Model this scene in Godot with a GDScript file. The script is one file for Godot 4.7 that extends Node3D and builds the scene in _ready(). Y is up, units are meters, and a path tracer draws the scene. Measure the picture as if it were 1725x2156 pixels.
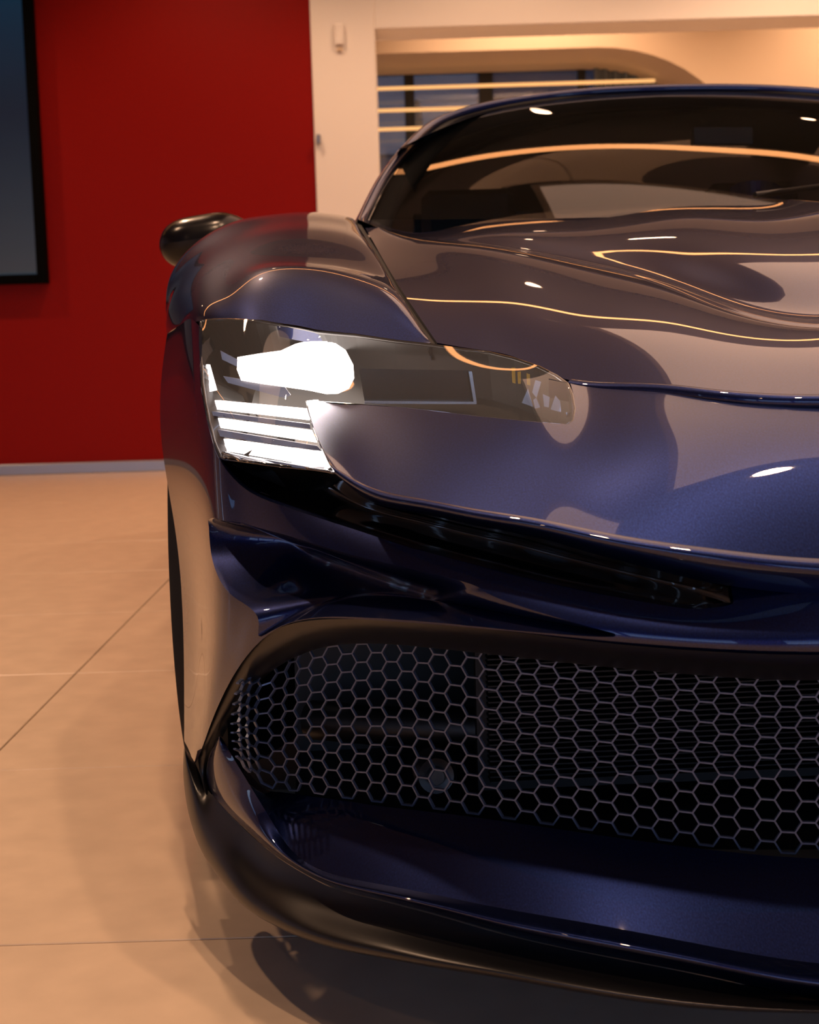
extends Node3D
# A blue sports car in a warmly lit showroom at dusk. y is up, metres; the camera looks along -z.
# The car has its own axes: x across (the camera's left is -x), z forward, origin on the floor under the tip of the nose.
# Panels are spline surfaces through nets of control points (tenths of a millimetre, car axes); "true" nets hold one half and are mirrored.
const NETS := {
	"fascia": [5, true, [-9636, 6844, -9300, -9634, 5399, -7900, -9437, 4288, -7200, -9382, 3307, -7000, -9436, 1749, -7000, -9264, 6911, -7450, -9281, 5365, -6500, -9160, 4305, -6100, -9112, 3373, -5950, -9268, 1821, -6050, -8888, 6778, -6000, -8735, 5589, -4526, -8721, 4754, -4096, -8738, 3827, -3982, -9030, 2205, -4768, -8391, 6160, -4343, -8428, 5220, -3854, -8409, 4668, -3523, -8416, 4114, -3383, -8668, 3079, -3840, -7900, 5601, -3543, -7939, 5041, -3092, -7937, 4693, -2840, -7954, 4301, -2710, -8089, 3874, -2910, -7198, 5160, -2709, -7218, 4866, -2306, -7223, 4612, -2101, -7243, 4345, -1999, -7267, 4102, -2041, -6164, 4884, -1883, -6185, 4615, -1544, -6206, 4447, -1386, -6219, 4276, -1294, -6221, 4109, -1315, -5247, 4664, -1369, -5288, 4423, -1114, -5315, 4284, -974, -5330, 4160, -900, -5329, 4038, -919, -4337, 4519, -1003, -4348, 4308, -806, -4370, 4189, -691, -4381, 4082, -623, -4376, 3970, -642, -3457, 4505, -745, -3497, 4347, -621, -3526, 4204, -534, -3548, 4071, -468, -3541, 3939, -487, 0, 4620, -600, 0, 4430, -450, 0, 4300, -360, 0, 4150, -300, 0, 4020, -320]],
	"nose_roll": [5, true, [-7502, 5501, -2346, -7486, 5485, -2275, -7470, 5448, -2234, -7452, 5408, -2263, -7423, 5370, -2417, -7123, 5307, -1944, -7123, 5294, -1879, -7124, 5261, -1844, -7118, 5208, -1914, -7109, 5149, -2132, -6714, 5230, -1627, -6718, 5220, -1565, -6721, 5190, -1532, -6713, 5136, -1600, -6698, 5074, -1816, -6275, 5157, -1346, -6280, 5145, -1284, -6285, 5114, -1252, -6276, 5057, -1320, -6260, 4989, -1537, -5743, 5078, -1071, -5750, 5066, -1009, -5757, 5033, -978, -5743, 4968, -1045, -5720, 4887, -1261, -5400, 5007, -926, -5409, 4993, -865, -5417, 4959, -833, -5400, 4883, -900, -5372, 4787, -1115, -5026, 4934, -793, -5036, 4918, -731, -5046, 4883, -699, -5017, 4795, -764, -4969, 4678, -974, -4490, 4854, -639, -4502, 4834, -577, -4513, 4793, -545, -4488, 4688, -613, -4445, 4542, -829, -3551, 4746, -458, -3567, 4719, -395, -3582, 4671, -363, -3539, 4560, -453, -3469, 4403, -707, 0, 4920, -240, 0, 4860, -180, 0, 4780, -150, 0, 4652, -243, 0, 4470, -500]],
	"nose": [4, true, [-7764, 6374, -5300, -7716, 6003, -4000, -7619, 5726, -3040, -7502, 5501, -2346, -7138, 6338, -4700, -7133, 5957, -3487, -7133, 5595, -2592, -7123, 5307, -1944, -6559, 6304, -4200, -6631, 5913, -3068, -6680, 5539, -2232, -6714, 5230, -1627, -5962, 6269, -3750, -6088, 5868, -2692, -6190, 5483, -1911, -6275, 5157, -1346, -5438, 6228, -3350, -5577, 5824, -2347, -5673, 5405, -1607, -5743, 5078, -1071, -5047, 6131, -3020, -5205, 5738, -2099, -5319, 5347, -1418, -5400, 5007, -926, -4641, 6084, -2620, -4809, 5699, -1816, -4934, 5311, -1222, -5026, 4934, -793, -3921, 6022, -2080, -4153, 5637, -1446, -4338, 5232, -978, -4490, 4854, -639, -3150, 5935, -1680, -3327, 5548, -1142, -3457, 5125, -745, -3551, 4746, -458, 0, 5860, -1300, 0, 5650, -820, 0, 5300, -440, 0, 4920, -240]],
	"fender": [8, false, [-9645, 6806, -9300, -9650, 6825, -9327, -9695, 6922, -9674, -9732, 7026, -10150, -9770, 7108, -10592, -9801, 7175, -11000, -9761, 6575, -13200, -9801, 5075, -17000, -9370, 6879, -8000, -9382, 6921, -8053, -9483, 7142, -8726, -9567, 7378, -9650, -9652, 7564, -10508, -9722, 7717, -11300, -9682, 7317, -13500, -9722, 7017, -17300, -9011, 6926, -7000, -9028, 7023, -7120, -9129, 7348, -8100, -9217, 7707, -9500, -9305, 7989, -10800, -9379, 8220, -12000, -9339, 8020, -14200, -9379, 7720, -18000, -8645, 6931, -6550, -8655, 7119, -6782, -8692, 7507, -7969, -8726, 7963, -9775, -8761, 8318, -11452, -8791, 8606, -13000, -8791, 8486, -15200, -8791, 8186, -19000, -8241, 6897, -6200, -8246, 7287, -6703, -8253, 7617, -7828, -8262, 8087, -9900, -8271, 8447, -11824, -8279, 8733, -13600, -8279, 8673, -15800, -8279, 8373, -19600, -7692, 6774, -5900, -7706, 7275, -6532, -7720, 7595, -7638, -7740, 8095, -9850, -7761, 8476, -11904, -7778, 8776, -13800, -7778, 8736, -16000, -7778, 8436, -19800, -7169, 6703, -5600, -7195, 7162, -6190, -7227, 7515, -7404, -7270, 8033, -9700, -7314, 8428, -11832, -7350, 8742, -13800, -7350, 8712, -16000, -7350, 8412, -19800, -6746, 6626, -5300, -6794, 7015, -5804, -6873, 7413, -7148, -6968, 7952, -9500, -7063, 8366, -11684, -7142, 8698, -13700, -7142, 8678, -15900, -7142, 8378, -19700, -6361, 6582, -5000, -6438, 6750, -5444, -6648, 7284, -7174, -6776, 7806, -9619, -6868, 8255, -11977, -6946, 8682, -14338, -6970, 8567, -14200, -6831, 8213, -17000]],
	"hood": [8, true, [-6291, 6582, -5000, -6481, 7012, -6195, -6642, 7524, -8243, -6876, 8682, -14338, -6908, 8639, -13800, -6861, 8694, -14400, -6813, 8749, -15000, -6764, 8805, -15600, -5918, 6504, -4620, -5999, 7020, -6015, -6068, 7551, -8139, -6187, 8210, -12017, -6151, 8222, -12400, -6089, 8298, -13200, -6030, 8361, -13800, -5970, 8434, -14400, -5549, 6411, -4130, -5472, 6910, -5377, -5388, 7395, -7109, -5241, 7933, -10099, -5187, 7954, -10549, -5116, 8094, -11130, -4982, 8316, -12303, -4595, 8730, -15750, -5148, 6188, -3250, -4943, 6701, -4470, -4651, 7131, -5905, -4055, 7583, -8731, -3978, 7612, -9181, -3830, 7865, -10027, -3522, 8292, -11807, -2094, 9292, -20134, -4361, 6129, -2450, -4153, 6502, -3317, -3869, 6843, -4382, -3186, 7180, -6973, -3081, 7212, -7423, -2886, 7557, -8247, -2535, 8063, -9734, -1231, 8899, -15305, -3150, 6020, -1680, -2948, 6291, -2298, -2750, 6511, -2944, -2309, 6684, -4383, -2221, 6739, -4833, -2049, 7164, -5798, -1720, 7766, -7623, 115, 8846, -14820, 0, 6060, -1350, 0, 6381, -1998, 0, 6631, -2644, 0, 6824, -4083, 0, 6859, -4533, 0, 7224, -5498, 0, 7806, -7323, 0, 8876, -14520]],
	"lip_edge": [3, true, [-8806, 2445, -4446, -8781, 2477, -4321, -8775, 2446, -4439, -8960, 2095, -4807, -8792, 2242, -4347, -8654, 2304, -4192, -8987, 1835, -4876, -8737, 2051, -4230, -8527, 2160, -3955, -8844, 1701, -4530, -8597, 1898, -3954, -8384, 1992, -3711, -8549, 1594, -3935, -8368, 1748, -3502, -8212, 1787, -3429, -8213, 1473, -3386, -8115, 1603, -3071, -8035, 1594, -3167, -7935, 1415, -3007, -7877, 1549, -2707, -7832, 1512, -2895, -7669, 1375, -2693, -7632, 1541, -2373, -7600, 1503, -2619, -7375, 1376, -2392, -7356, 1553, -2093, -7331, 1525, -2349, -7023, 1382, -2081, -7013, 1567, -1793, -6984, 1548, -2049, -6512, 1349, -1711, -6517, 1551, -1434, -6482, 1547, -1692, -6142, 1300, -1491, -6167, 1520, -1224, -6137, 1531, -1488, -5338, 1210, -1122, -5381, 1453, -859, -5334, 1479, -1121, -4366, 1071, -830, -4424, 1320, -563, -4348, 1341, -826, -3480, 898, -668, -3568, 1178, -401, -3480, 1216, -668, 0, 1180, -500, 0, 1280, -330, 0, 1380, -500]],
	"lip_top": [3, true, [-8775, 2446, -4439, -8787, 2336, -4805, -8805, 2214, -5225, -8654, 2304, -4192, -8634, 2197, -4494, -8625, 2077, -4857, -8527, 2160, -3955, -8496, 2065, -4240, -8476, 1955, -4585, -8384, 1992, -3711, -8349, 1947, -3995, -8325, 1878, -4336, -8212, 1787, -3429, -8173, 1870, -3727, -8143, 1915, -4065, -8035, 1594, -3167, -7981, 1805, -3465, -7936, 1963, -3789, -7832, 1512, -2895, -7754, 1789, -3188, -7688, 2005, -3494, -7600, 1503, -2619, -7498, 1802, -2912, -7411, 2041, -3206, -7331, 1525, -2349, -7225, 1824, -2653, -7134, 2063, -2953, -6984, 1548, -2049, -6877, 1848, -2366, -6784, 2089, -2677, -6482, 1547, -1692, -6407, 1855, -2044, -6339, 2104, -2383, -6137, 1531, -1488, -6064, 1843, -1849, -5998, 2098, -2194, -5334, 1479, -1121, -5263, 1790, -1494, -5195, 2044, -1850, -4348, 1341, -826, -4249, 1671, -1203, -4154, 1942, -1563, -3480, 1216, -668, -3355, 1574, -1052, -3235, 1868, -1417, 0, 1380, -500, 0, 1650, -880, 0, 1980, -1300]],
	"splitter": [6, true, [-9244, 2182, -5159, -9244, 2142, -5169, -9244, 2182, -5109, -9236, 2193, -5054, -9230, 2156, -5102, -9288, 1951, -5786, -9243, 1810, -5436, -9283, 1794, -5306, -9283, 1834, -5246, -9262, 1870, -5144, -9182, 1962, -4999, -9153, 1917, -5338, -9157, 1424, -5416, -9237, 1432, -5146, -9237, 1472, -5086, -9211, 1527, -4971, -9101, 1707, -4809, -9030, 1777, -4987, -8963, 1129, -5083, -9083, 1161, -4673, -9083, 1201, -4613, -9063, 1268, -4526, -8980, 1527, -4533, -8917, 1722, -4700, -8651, 964, -4547, -8811, 1020, -3997, -8811, 1060, -3937, -8790, 1127, -3862, -8699, 1379, -3950, -8615, 1609, -4058, -8348, 835, -4163, -8548, 915, -3473, -8548, 955, -3413, -8526, 1022, -3343, -8412, 1250, -3476, -8299, 1498, -3515, -8017, 824, -3622, -8217, 904, -2932, -8217, 944, -2872, -8199, 1005, -2815, -8100, 1201, -3005, -8002, 1421, -3093, -7745, 833, -3249, -7945, 913, -2559, -7945, 953, -2499, -7924, 1010, -2442, -7794, 1175, -2615, -7669, 1365, -2693, -7378, 869, -2825, -7578, 949, -2135, -7578, 989, -2075, -7564, 1042, -2030, -7468, 1190, -2262, -7376, 1367, -2392, -7028, 918, -2485, -7228, 998, -1795, -7228, 1038, -1735, -7215, 1088, -1694, -7116, 1215, -1938, -7023, 1373, -2081, -6525, 961, -2085, -6725, 1041, -1395, -6725, 1081, -1335, -6714, 1125, -1297, -6608, 1215, -1554, -6512, 1340, -1711, -6002, 983, -1754, -6202, 1063, -1064, -6202, 1103, -1004, -6204, 1142, -975, -6168, 1197, -1285, -6142, 1291, -1491, -5227, 948, -1387, -5427, 1028, -697, -5427, 1068, -637, -5431, 1104, -609, -5376, 1133, -917, -5338, 1201, -1123, -4292, 901, -1090, -4492, 981, -400, -4492, 1021, -340, -4499, 1052, -312, -4419, 1035, -622, -4366, 1062, -830, -3443, 897, -922, -3643, 977, -232, -3643, 1017, -172, -3653, 1038, -143, -3549, 940, -458, -3480, 889, -668, 0, 880, -700, 0, 930, -60, 0, 980, 0, 0, 1010, 30, 0, 1060, -200, 0, 1120, -520]],
	"rim": [4, true, [-8996, 1708, -4778, -8970, 1707, -4791, -8947, 1648, -5005, -9006, 1382, -5905, -9054, 1848, -4932, -9024, 1860, -4931, -8997, 1821, -5130, -9057, 1569, -6041, -9086, 1998, -5022, -9031, 2026, -4949, -8967, 2011, -5053, -9009, 1780, -5912, -9042, 2170, -4901, -8948, 2272, -4737, -8829, 2362, -4726, -8839, 2200, -5499, -8854, 2658, -4334, -8766, 2708, -4220, -8650, 2731, -4254, -8651, 2561, -5007, -8677, 3053, -3957, -8588, 3070, -3867, -8469, 3052, -3923, -8460, 2882, -4657, -8458, 3430, -3554, -8369, 3416, -3487, -8246, 3356, -3565, -8224, 3183, -4283, -8272, 3687, -3254, -8167, 3654, -3179, -8018, 3569, -3244, -7975, 3396, -3938, -8093, 3858, -2995, -7973, 3814, -2915, -7798, 3715, -2970, -7734, 3542, -3646, -7714, 4023, -2523, -7609, 3960, -2488, -7452, 3834, -2596, -7379, 3656, -3275, -7266, 4097, -2070, -7202, 4023, -2093, -7101, 3883, -2275, -7037, 3700, -2973, -6777, 4115, -1672, -6742, 4038, -1727, -6680, 3893, -1953, -6615, 3708, -2658, -6221, 4109, -1315, -6199, 4030, -1382, -6152, 3880, -1626, -6069, 3691, -2331, -5332, 4042, -900, -5320, 3966, -976, -5277, 3820, -1230, -5155, 3626, -1936, -4384, 3976, -614, -4365, 3898, -689, -4300, 3748, -945, -4118, 3546, -1656, -3551, 3946, -458, -3526, 3867, -534, -3441, 3713, -793, -3204, 3503, -1513, 0, 4020, -320, 0, 3950, -400, 0, 3880, -660, 0, 3840, -1400]],
	"grille": [3, true, [-8504, 3306, -3350, -8600, 2826, -3350, -8539, 2462, -3350, -8386, 3351, -3680, -8449, 2760, -3680, -8433, 2195, -3680, -8161, 3449, -3880, -8281, 2691, -3920, -8249, 1931, -3960, -7908, 3569, -3650, -7989, 2747, -3710, -7972, 1935, -3770, -7543, 3694, -3340, -7597, 2815, -3410, -7603, 1946, -3480, -6898, 3794, -2860, -6921, 2904, -2940, -6946, 1960, -3020, -6080, 3824, -2297, -6094, 2896, -2375, -6107, 1987, -2452, -5156, 3742, -1917, -5158, 2843, -1987, -5160, 1923, -2058, -4122, 3665, -1637, -4112, 2753, -1705, -4101, 1814, -1772, -3210, 3627, -1494, -3188, 2694, -1562, -3165, 1737, -1629, 0, 3900, -1380, 0, 2900, -1450, 0, 1900, -1520]],
	"lens": [4, false, [-9112, 6955, -7200, -8998, 6429, -5966, -8868, 5842, -5090, -8631, 5291, -4132, -8825, 6962, -6750, -8616, 6006, -4659, -8558, 5719, -4343, -8429, 5165, -3821, -8411, 6943, -6350, -8214, 5782, -3889, -8194, 5504, -3714, -8077, 5107, -3312, -7963, 6870, -6050, -7858, 6326, -5200, -7783, 5818, -3850, -7701, 5090, -2904, -7476, 6767, -5780, -7444, 6295, -4782, -7428, 5875, -3436, -7396, 5269, -2350, -7104, 6723, -5600, -7117, 6267, -4442, -7133, 6043, -3733, -7140, 5792, -3062, -6492, 6618, -5150, -6560, 6257, -4052, -6606, 6038, -3400, -6643, 5791, -2772, -5915, 6519, -4650, -6010, 6203, -3579, -6073, 5990, -3000, -6143, 5749, -2441, -5485, 6410, -4050, -5550, 6152, -3162, -5625, 5945, -2636, -5694, 5708, -2151, -5130, 6295, -3500, -5207, 6100, -2975, -5300, 5897, -2471, -5376, 5702, -2065, -4953, 6203, -3150, -5016, 6054, -2801, -5095, 5873, -2369, -5170, 5699, -2005]],
	"slot": [5, false, [-8626, 5446, -4302, -8630, 5502, -4586, -8634, 5438, -4670, -8639, 5394, -4531, -8642, 5431, -4238, -8296, 5435, -3778, -8321, 5434, -4308, -8346, 5313, -4487, -8377, 5200, -4283, -8397, 5191, -3796, -7858, 5401, -3417, -7919, 5381, -4069, -7980, 5240, -4270, -8053, 5103, -3972, -8102, 5079, -3323, -7460, 5401, -2642, -7538, 5360, -3450, -7616, 5200, -3759, -7710, 5039, -3530, -7772, 4999, -2876, -7110, 5158, -2093, -7137, 5145, -2896, -7164, 5012, -3199, -7196, 4884, -2964, -7218, 4866, -2306, -6700, 5083, -1778, -6701, 5056, -2517, -6702, 4909, -2780, -6703, 4765, -2527, -6704, 4736, -1883, -6263, 4997, -1506, -6263, 4966, -2202, -6263, 4815, -2448, -6264, 4666, -2203, -6264, 4633, -1590, -5723, 4894, -1238, -5723, 4858, -1891, -5722, 4702, -2118, -5722, 4546, -1882, -5722, 4509, -1299, -5375, 4793, -1098, -5374, 4764, -1710, -5373, 4615, -1922, -5373, 4469, -1696, -5372, 4438, -1146, -4971, 4684, -961, -4971, 4664, -1494, -4970, 4524, -1677, -4969, 4389, -1476, -4969, 4365, -993, -4522, 4570, -825, -4535, 4564, -1245, -4549, 4437, -1389, -4564, 4318, -1232, -4575, 4305, -852, -4343, 4516, -818, -4345, 4524, -1077, -4346, 4412, -1162, -4347, 4310, -1053, -4348, 4308, -806, -4198, 4467, -834, -4191, 4496, -884, -4184, 4405, -894, -4175, 4328, -858, -4169, 4343, -794]],
	"windshield": [4, true, [-6714, 8771, -15600, -6380, 9462, -16800, -5915, 10118, -18000, -4921, 10998, -19650, -5506, 8638, -14317, -5232, 9525, -16104, -4850, 10331, -17853, -4186, 11251, -20000, -3693, 8504, -12985, -3509, 9590, -15380, -3253, 10546, -17701, -3003, 11487, -20400, -1813, 8435, -12272, -1723, 9623, -14994, -1597, 10656, -17620, -1498, 11656, -20750, 0, 8420, -12100, 0, 9630, -14900, 0, 10680, -17600, 0, 11715, -20900]],
}
const POLY := {
	"lip": [106, -30, 99.3, 59.4, 97.6, 128.5, 95.6, 187.7, 98.5, 240.3, 103.2, 291.1, 111.7, 339.8, 122.5, 363.7, 137.6, 356, 153, 346.2, 169.5, 344.2, 186.1, 343.8, 207.4, 343.9, 225.5, 343.8, 241.6, 352.2, 256.2, 346.8, 271.5, 343.8, 288.4, 346.4, 307.6, 343.8, 325.9, 351.9, 334.8, 369.5, 343.1, 343.5, 349.5, 269.9],
	"lampcut": [-0.3, 388.6, 4.5, 387.7, 9.3, 386.8, 14.1, 385.9, 18.9, 385, 24, 384.9, 29.2, 384.6, 34.3, 384.2, 39.4, 383.7, 44.5, 383.7, 49.6, 383.6, 54.7, 383.3, 59.7, 382.9, 64.7, 382.4, 69.5, 381.8, 74.3, 383.7, 78.9, 385.6, 83.5, 387.4, 88, 389.3, 92.4, 391.3, 96.8, 393.5, 101.1, 395.9, 105.4, 398.6, 109.7, 401.6, 114.1, 405.2, 118.3, 407.8, 122.5, 410.9, 126.7, 413.9, 131, 416.8, 135.2, 418.9, 139.5, 420.3, 143.6, 420.6, 147.7, 418.9, 151.7, 415.6, 155.7, 410.8, 159.6, 404.6, 163.5, 397.4, 167.1, 387.7, 170.8, 377.9, 173.8, 341.8, 174.4, 300.4, 175, 257.4, 174.6, 192.1, 174.3, 123.7, 173.5, 72.9, 172.7, 21, 171.8, -16.6, 170.9, -54.7],
	"lens": [53.2, 15, 95.5, 10.4, 128.7, 7, 156.5, 7.1, 181.4, 6.9, 203.4, 7.7, 225.4, 8.3, 248.1, 8.9, 272.4, 9.4, 297.1, 9.4, 321.1, 14.6, 343, 20.7, 362.5, 27.1, 380, 32.6, 395.9, 36, 411.1, 37.5, 426, 37.7, 441.1, 37.6, 456, 29, 472, 23, 489.7, 19.9, 508.7, 19.3, 527.8, 20, 546, 20.7, 562.2, 24.6, 576.8, 27.4, 590.1, 29.7, 602.7, 31.5, 614.8, 33.2, 626.5, 34.8, 638, 33.4, 649.5, 31.9, 660.9, 30.3, 672.5, 28.8, 684.4, 27.6, 696.5, 26.4, 709.5, 28, 723, 29.6, 736.7, 30.9, 750.8, 31.7, 765.1, 30.2, 779.8, 27.7, 794.9, 23.6, 810.3, 18, 824.6, 23.6, 838.6, 28.7, 852, 33.4, 864.8, 38, 876.6, 54.2, 887.8, 71.7, 898.5, 90.4, 909, 109.7, 918, 148.1, 927.2, 186.8, 936.8, 224.1, 947.1, 287.6, 958.3, 344.8, 963, 429.9, 967.9, 501.5, 970.6, 584.4, 973.4, 662.4, 972, 727.1, 970.6, 793.6, 961, 848, 949.1, 850, 937.1, 852.5, 924.1, 852.2, 911.1, 852.5, 898, 853.1, 885, 853.9, 872.1, 855, 858.9, 855.2, 845.7, 855.4, 832.4, 855.5, 819.1, 855.2, 805.7, 854.5, 792.2, 853.2, 778.5, 851.2, 764.1, 847, 749.6, 842.5, 735.2, 838.2, 720.9, 834.6, 706.9, 832, 693.2, 830.5, 679.7, 830.6, 666.5, 832.3, 653.6, 835.8, 640.7, 839.6, 627.6, 845.6, 614.1, 848, 600, 843.9, 584.9, 829.3, 568.4, 801.2, 549.6, 759.1, 528.3, 713.7, 505.3, 677.5, 482.5, 656.2, 461.5, 648.4, 443.8, 648.3, 426.8, 649.6, 410, 649.4, 393.1, 645.1, 395.1, 671.1, 397.1, 695.6, 400.8, 721.9, 404.6, 746.8, 408.5, 767.5, 412.4, 787.4, 416.3, 807, 421.9, 827.9, 427.6, 848.9, 433.3, 870.2, 442.1, 894, 451.1, 920.3, 432.8, 906.9, 414.7, 899.9, 396.4, 895.7, 377.8, 891.7, 358.7, 884.9, 339.3, 874.1, 320.1, 859.3, 301.1, 840.8, 282.4, 819.5, 262, 797.7, 240.4, 785, 216.2, 795.1, 188.6, 824.7, 163.4, 851.1, 136.1, 873.4, 104.7, 889.8, 66.7, 902.2, 41, 902, 34.9, 880.3, 29.2, 857.6, 23.7, 834.3, 24.1, 802.6, 23.9, 770.6, 22.7, 738.2, 23.5, 705.7, 23.2, 672.9, 22.2, 640, 22.2, 606.4, 21.6, 572.5, 20.5, 538.3, 23.9, 495, 27.1, 447.7, 30.2, 396.4, 32.5, 338.1, 34.7, 276.7, 36.8, 213.3, 42.2, 143, 47.6, 76.7],
	"pocket_top": [98.4, 532.2, 126.6, 522.9, 155.9, 480.5, 185.7, 499.7, 207.1, 517.8, 233.4, 520.7, 256.1, 520.1, 271.5, 570, 288.5, 649, 301.4, 699.4, 313.9, 772.4],
	"pocket_bottom": [99.9, 548.8, 103.6, 608.9, 129.5, 687, 169.3, 848.2, 201.5, 991, 232.7, 968.8, 258, 971.1, 273.2, 970.7, 288.5, 942.9, 301.4, 903.3, 313.9, 832.1],
	"dimple": [177.7, 179.3, 195.9, 446.8, 217, 696.8, 240, 869.8],
}
const CURVE := {
	"gap": [-0.6326, 0.6582, -0.5, -0.662, 0.7307, -0.7267, -0.6741, 0.7806, -0.9619, -0.6833, 0.8255, -1.1977, -0.6911, 0.8682, -1.4338],
	"bar_1": [-0.8853, 0.603, -0.5464, -0.7727, 0.5937, -0.4318, -0.7698, 0.583, -0.4053, -0.8837, 0.5934, -0.5349],
	"bar_2": [-0.8798, 0.5845, -0.5193, -0.7676, 0.5733, -0.3847, -0.7626, 0.5627, -0.3596, -0.8779, 0.5746, -0.5078],
	"bar_3": [-0.8759, 0.5634, -0.4956, -0.7567, 0.5541, -0.3366, -0.7533, 0.5557, -0.3324, -0.7471, 0.5403, -0.3, -0.8699, 0.5511, -0.4752],
	"bar_side": [-0.8945, 0.642, -0.6116, -0.8841, 0.6409, -0.5952, -0.8727, 0.6131, -0.5314, -0.8849, 0.6107, -0.5526],
	"guide_1": [-0.8776, 0.591, -0.5137, -0.7698, 0.5797, -0.3929, -0.7689, 0.5753, -0.3839, -0.8769, 0.5865, -0.509],
	"guide_2": [-0.8738, 0.5727, -0.4927, -0.7626, 0.56, -0.3496, -0.758, 0.5557, -0.3348, -0.8737, 0.5658, -0.4877],
	"guide_3": [-0.8646, 0.5498, -0.4561, -0.7485, 0.5393, -0.2904, -0.7472, 0.5382, -0.2865, -0.8618, 0.5442, -0.4476],
	"lamp_bloom": [-0.8505, 0.6487, -0.5719, -0.8246, 0.6522, -0.5701, -0.8016, 0.6546, -0.5933, -0.7854, 0.6617, -0.6112, -0.7643, 0.666, -0.6057, -0.7437, 0.6643, -0.5888, -0.7282, 0.6531, -0.5571, -0.721, 0.637, -0.5128, -0.7212, 0.6233, -0.4733, -0.7277, 0.6132, -0.4438, -0.7394, 0.6084, -0.4351, -0.7513, 0.608, -0.4433, -0.7705, 0.6116, -0.4748, -0.7967, 0.615, -0.5124, -0.822, 0.6196, -0.5017, -0.8442, 0.6236, -0.515, -0.85, 0.6352, -0.5437],  # lamp outline widened to take in its bloom
	"projector": [-0.765, 0.6358, -0.5438],
	"flag": [-0.8713, 0.6567, -0.6003, -0.8497, 0.6462, -0.5563, -0.8496, 0.6384, -0.5402, -0.868, 0.6465, -0.5762],
	"carrier": [-0.8658, 0.6283, -0.548, -0.7967, 0.615, -0.5124, -0.7902, 0.6068, -0.4873, -0.7965, 0.6039, -0.486, -0.8595, 0.6212, -0.5266],
	"window_module": [-0.7153, 0.6329, -0.4971, -0.6006, 0.6287, -0.4192, -0.6045, 0.5986, -0.3324, -0.7128, 0.6006, -0.3959],
	"edge_b": [-0.713, 0.6019, -0.3863, -0.6055, 0.5999, -0.3224, -0.6056, 0.5978, -0.317, -0.7133, 0.5993, -0.379],
	"edge_r": [-0.6043, 0.6281, -0.4057, -0.6011, 0.628, -0.4037, -0.6052, 0.5991, -0.3201, -0.6079, 0.5991, -0.3217],
	"facet_1": [-0.5528, 0.6111, -0.3264, -0.5546, 0.5947, -0.2848, -0.5639, 0.5986, -0.2971],
	"facet_2": [-0.5428, 0.6185, -0.357, -0.537, 0.6166, -0.3504, -0.5474, 0.6021, -0.3126, -0.5496, 0.6073, -0.3264],
	"facet_3": [-0.548, 0.6024, -0.3045, -0.5478, 0.5941, -0.2843, -0.553, 0.5933, -0.2835, -0.5522, 0.6008, -0.3013],
	"facet_4": [-0.5291, 0.6042, -0.3164, -0.5258, 0.5986, -0.3021, -0.5285, 0.5891, -0.2797, -0.5374, 0.5918, -0.2868],
	"facet_5": [-0.5385, 0.6051, -0.3249, -0.5336, 0.6024, -0.3177, -0.5379, 0.5933, -0.2958, -0.5421, 0.5942, -0.2985],
	"facet_6": [-0.5265, 0.5895, -0.269, -0.5209, 0.5894, -0.2677, -0.5237, 0.5854, -0.259, -0.5267, 0.5855, -0.2597],
	"yellow_glint_1": [-0.5597, 0.6306, -0.4035, -0.5565, 0.6306, -0.4019, -0.5624, 0.6154, -0.3537, -0.5647, 0.6163, -0.3576],
	"yellow_glint_2": [-0.5556, 0.6264, -0.3867, -0.5526, 0.6268, -0.387, -0.5574, 0.6153, -0.3513, -0.5597, 0.6153, -0.3523],
	"yellow_glint_3": [-0.5474, 0.6249, -0.3786, -0.545, 0.6239, -0.3748, -0.5491, 0.6134, -0.3431, -0.5514, 0.6143, -0.3464],
	"rail": [-0.6902, 0.8533, -1.5, -0.6764, 0.8789, -1.56, -0.6415, 0.9462, -1.68, -0.5951, 1.0127, -1.8, -0.5542, 1.059, -1.88, -0.4949, 1.1037, -1.965, -0.4204, 1.1289, -2, -0.3002, 1.1526, -2.04, -0.1497, 1.1695, -2.075, 0, 1.1745, -2.09],
	"mirror_axis": [-1.047, 0.8481, -1.68, -1.0447, 0.8593, -1.68, -1.0458, 0.8378, -1.68, -1.0371, 0.8754, -1.68, -1.0395, 0.8239, -1.68, -1.0156, 0.892, -1.68, -1.0194, 0.8095, -1.68, -0.9719, 0.902, -1.68, -0.9761, 0.8084, -1.68, -0.9198, 0.905, -1.68, -0.9235, 0.8191, -1.68, -0.8891, 0.8922, -1.68, -0.8912, 0.8424, -1.68],
	"wheel_arc": [-0.3196, 0.9189, -1.62, -0.3894, 0.8935, -1.62],
	"tyre": [-0.9676, 0.4404, -0.78, -0.9634, 0.2507, -0.8],
	"wiper": [-0.0488, 0.8791, -1.3, 0.015, 0.8874, -1.33, 0.0882, 0.8963, -1.36],
	"pod": [-0.6565, 0.2186, -0.4, -0.7587, 0.2197, -0.5, -0.6569, 0.2442, -0.42],
	"inner_mirror": [0.0124, 1.0755, -1.95, 0.1325, 1.0729, -1.95, 0.1324, 1.0398, -1.95, 0.0121, 1.0425, -1.95],
}

var M := {}
var car: Node3D

func _ready() -> void:
	camera_and_light()
	materials()
	room()
	back_room()
	lamps()
	things_on_walls()
	build_car()

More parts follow.
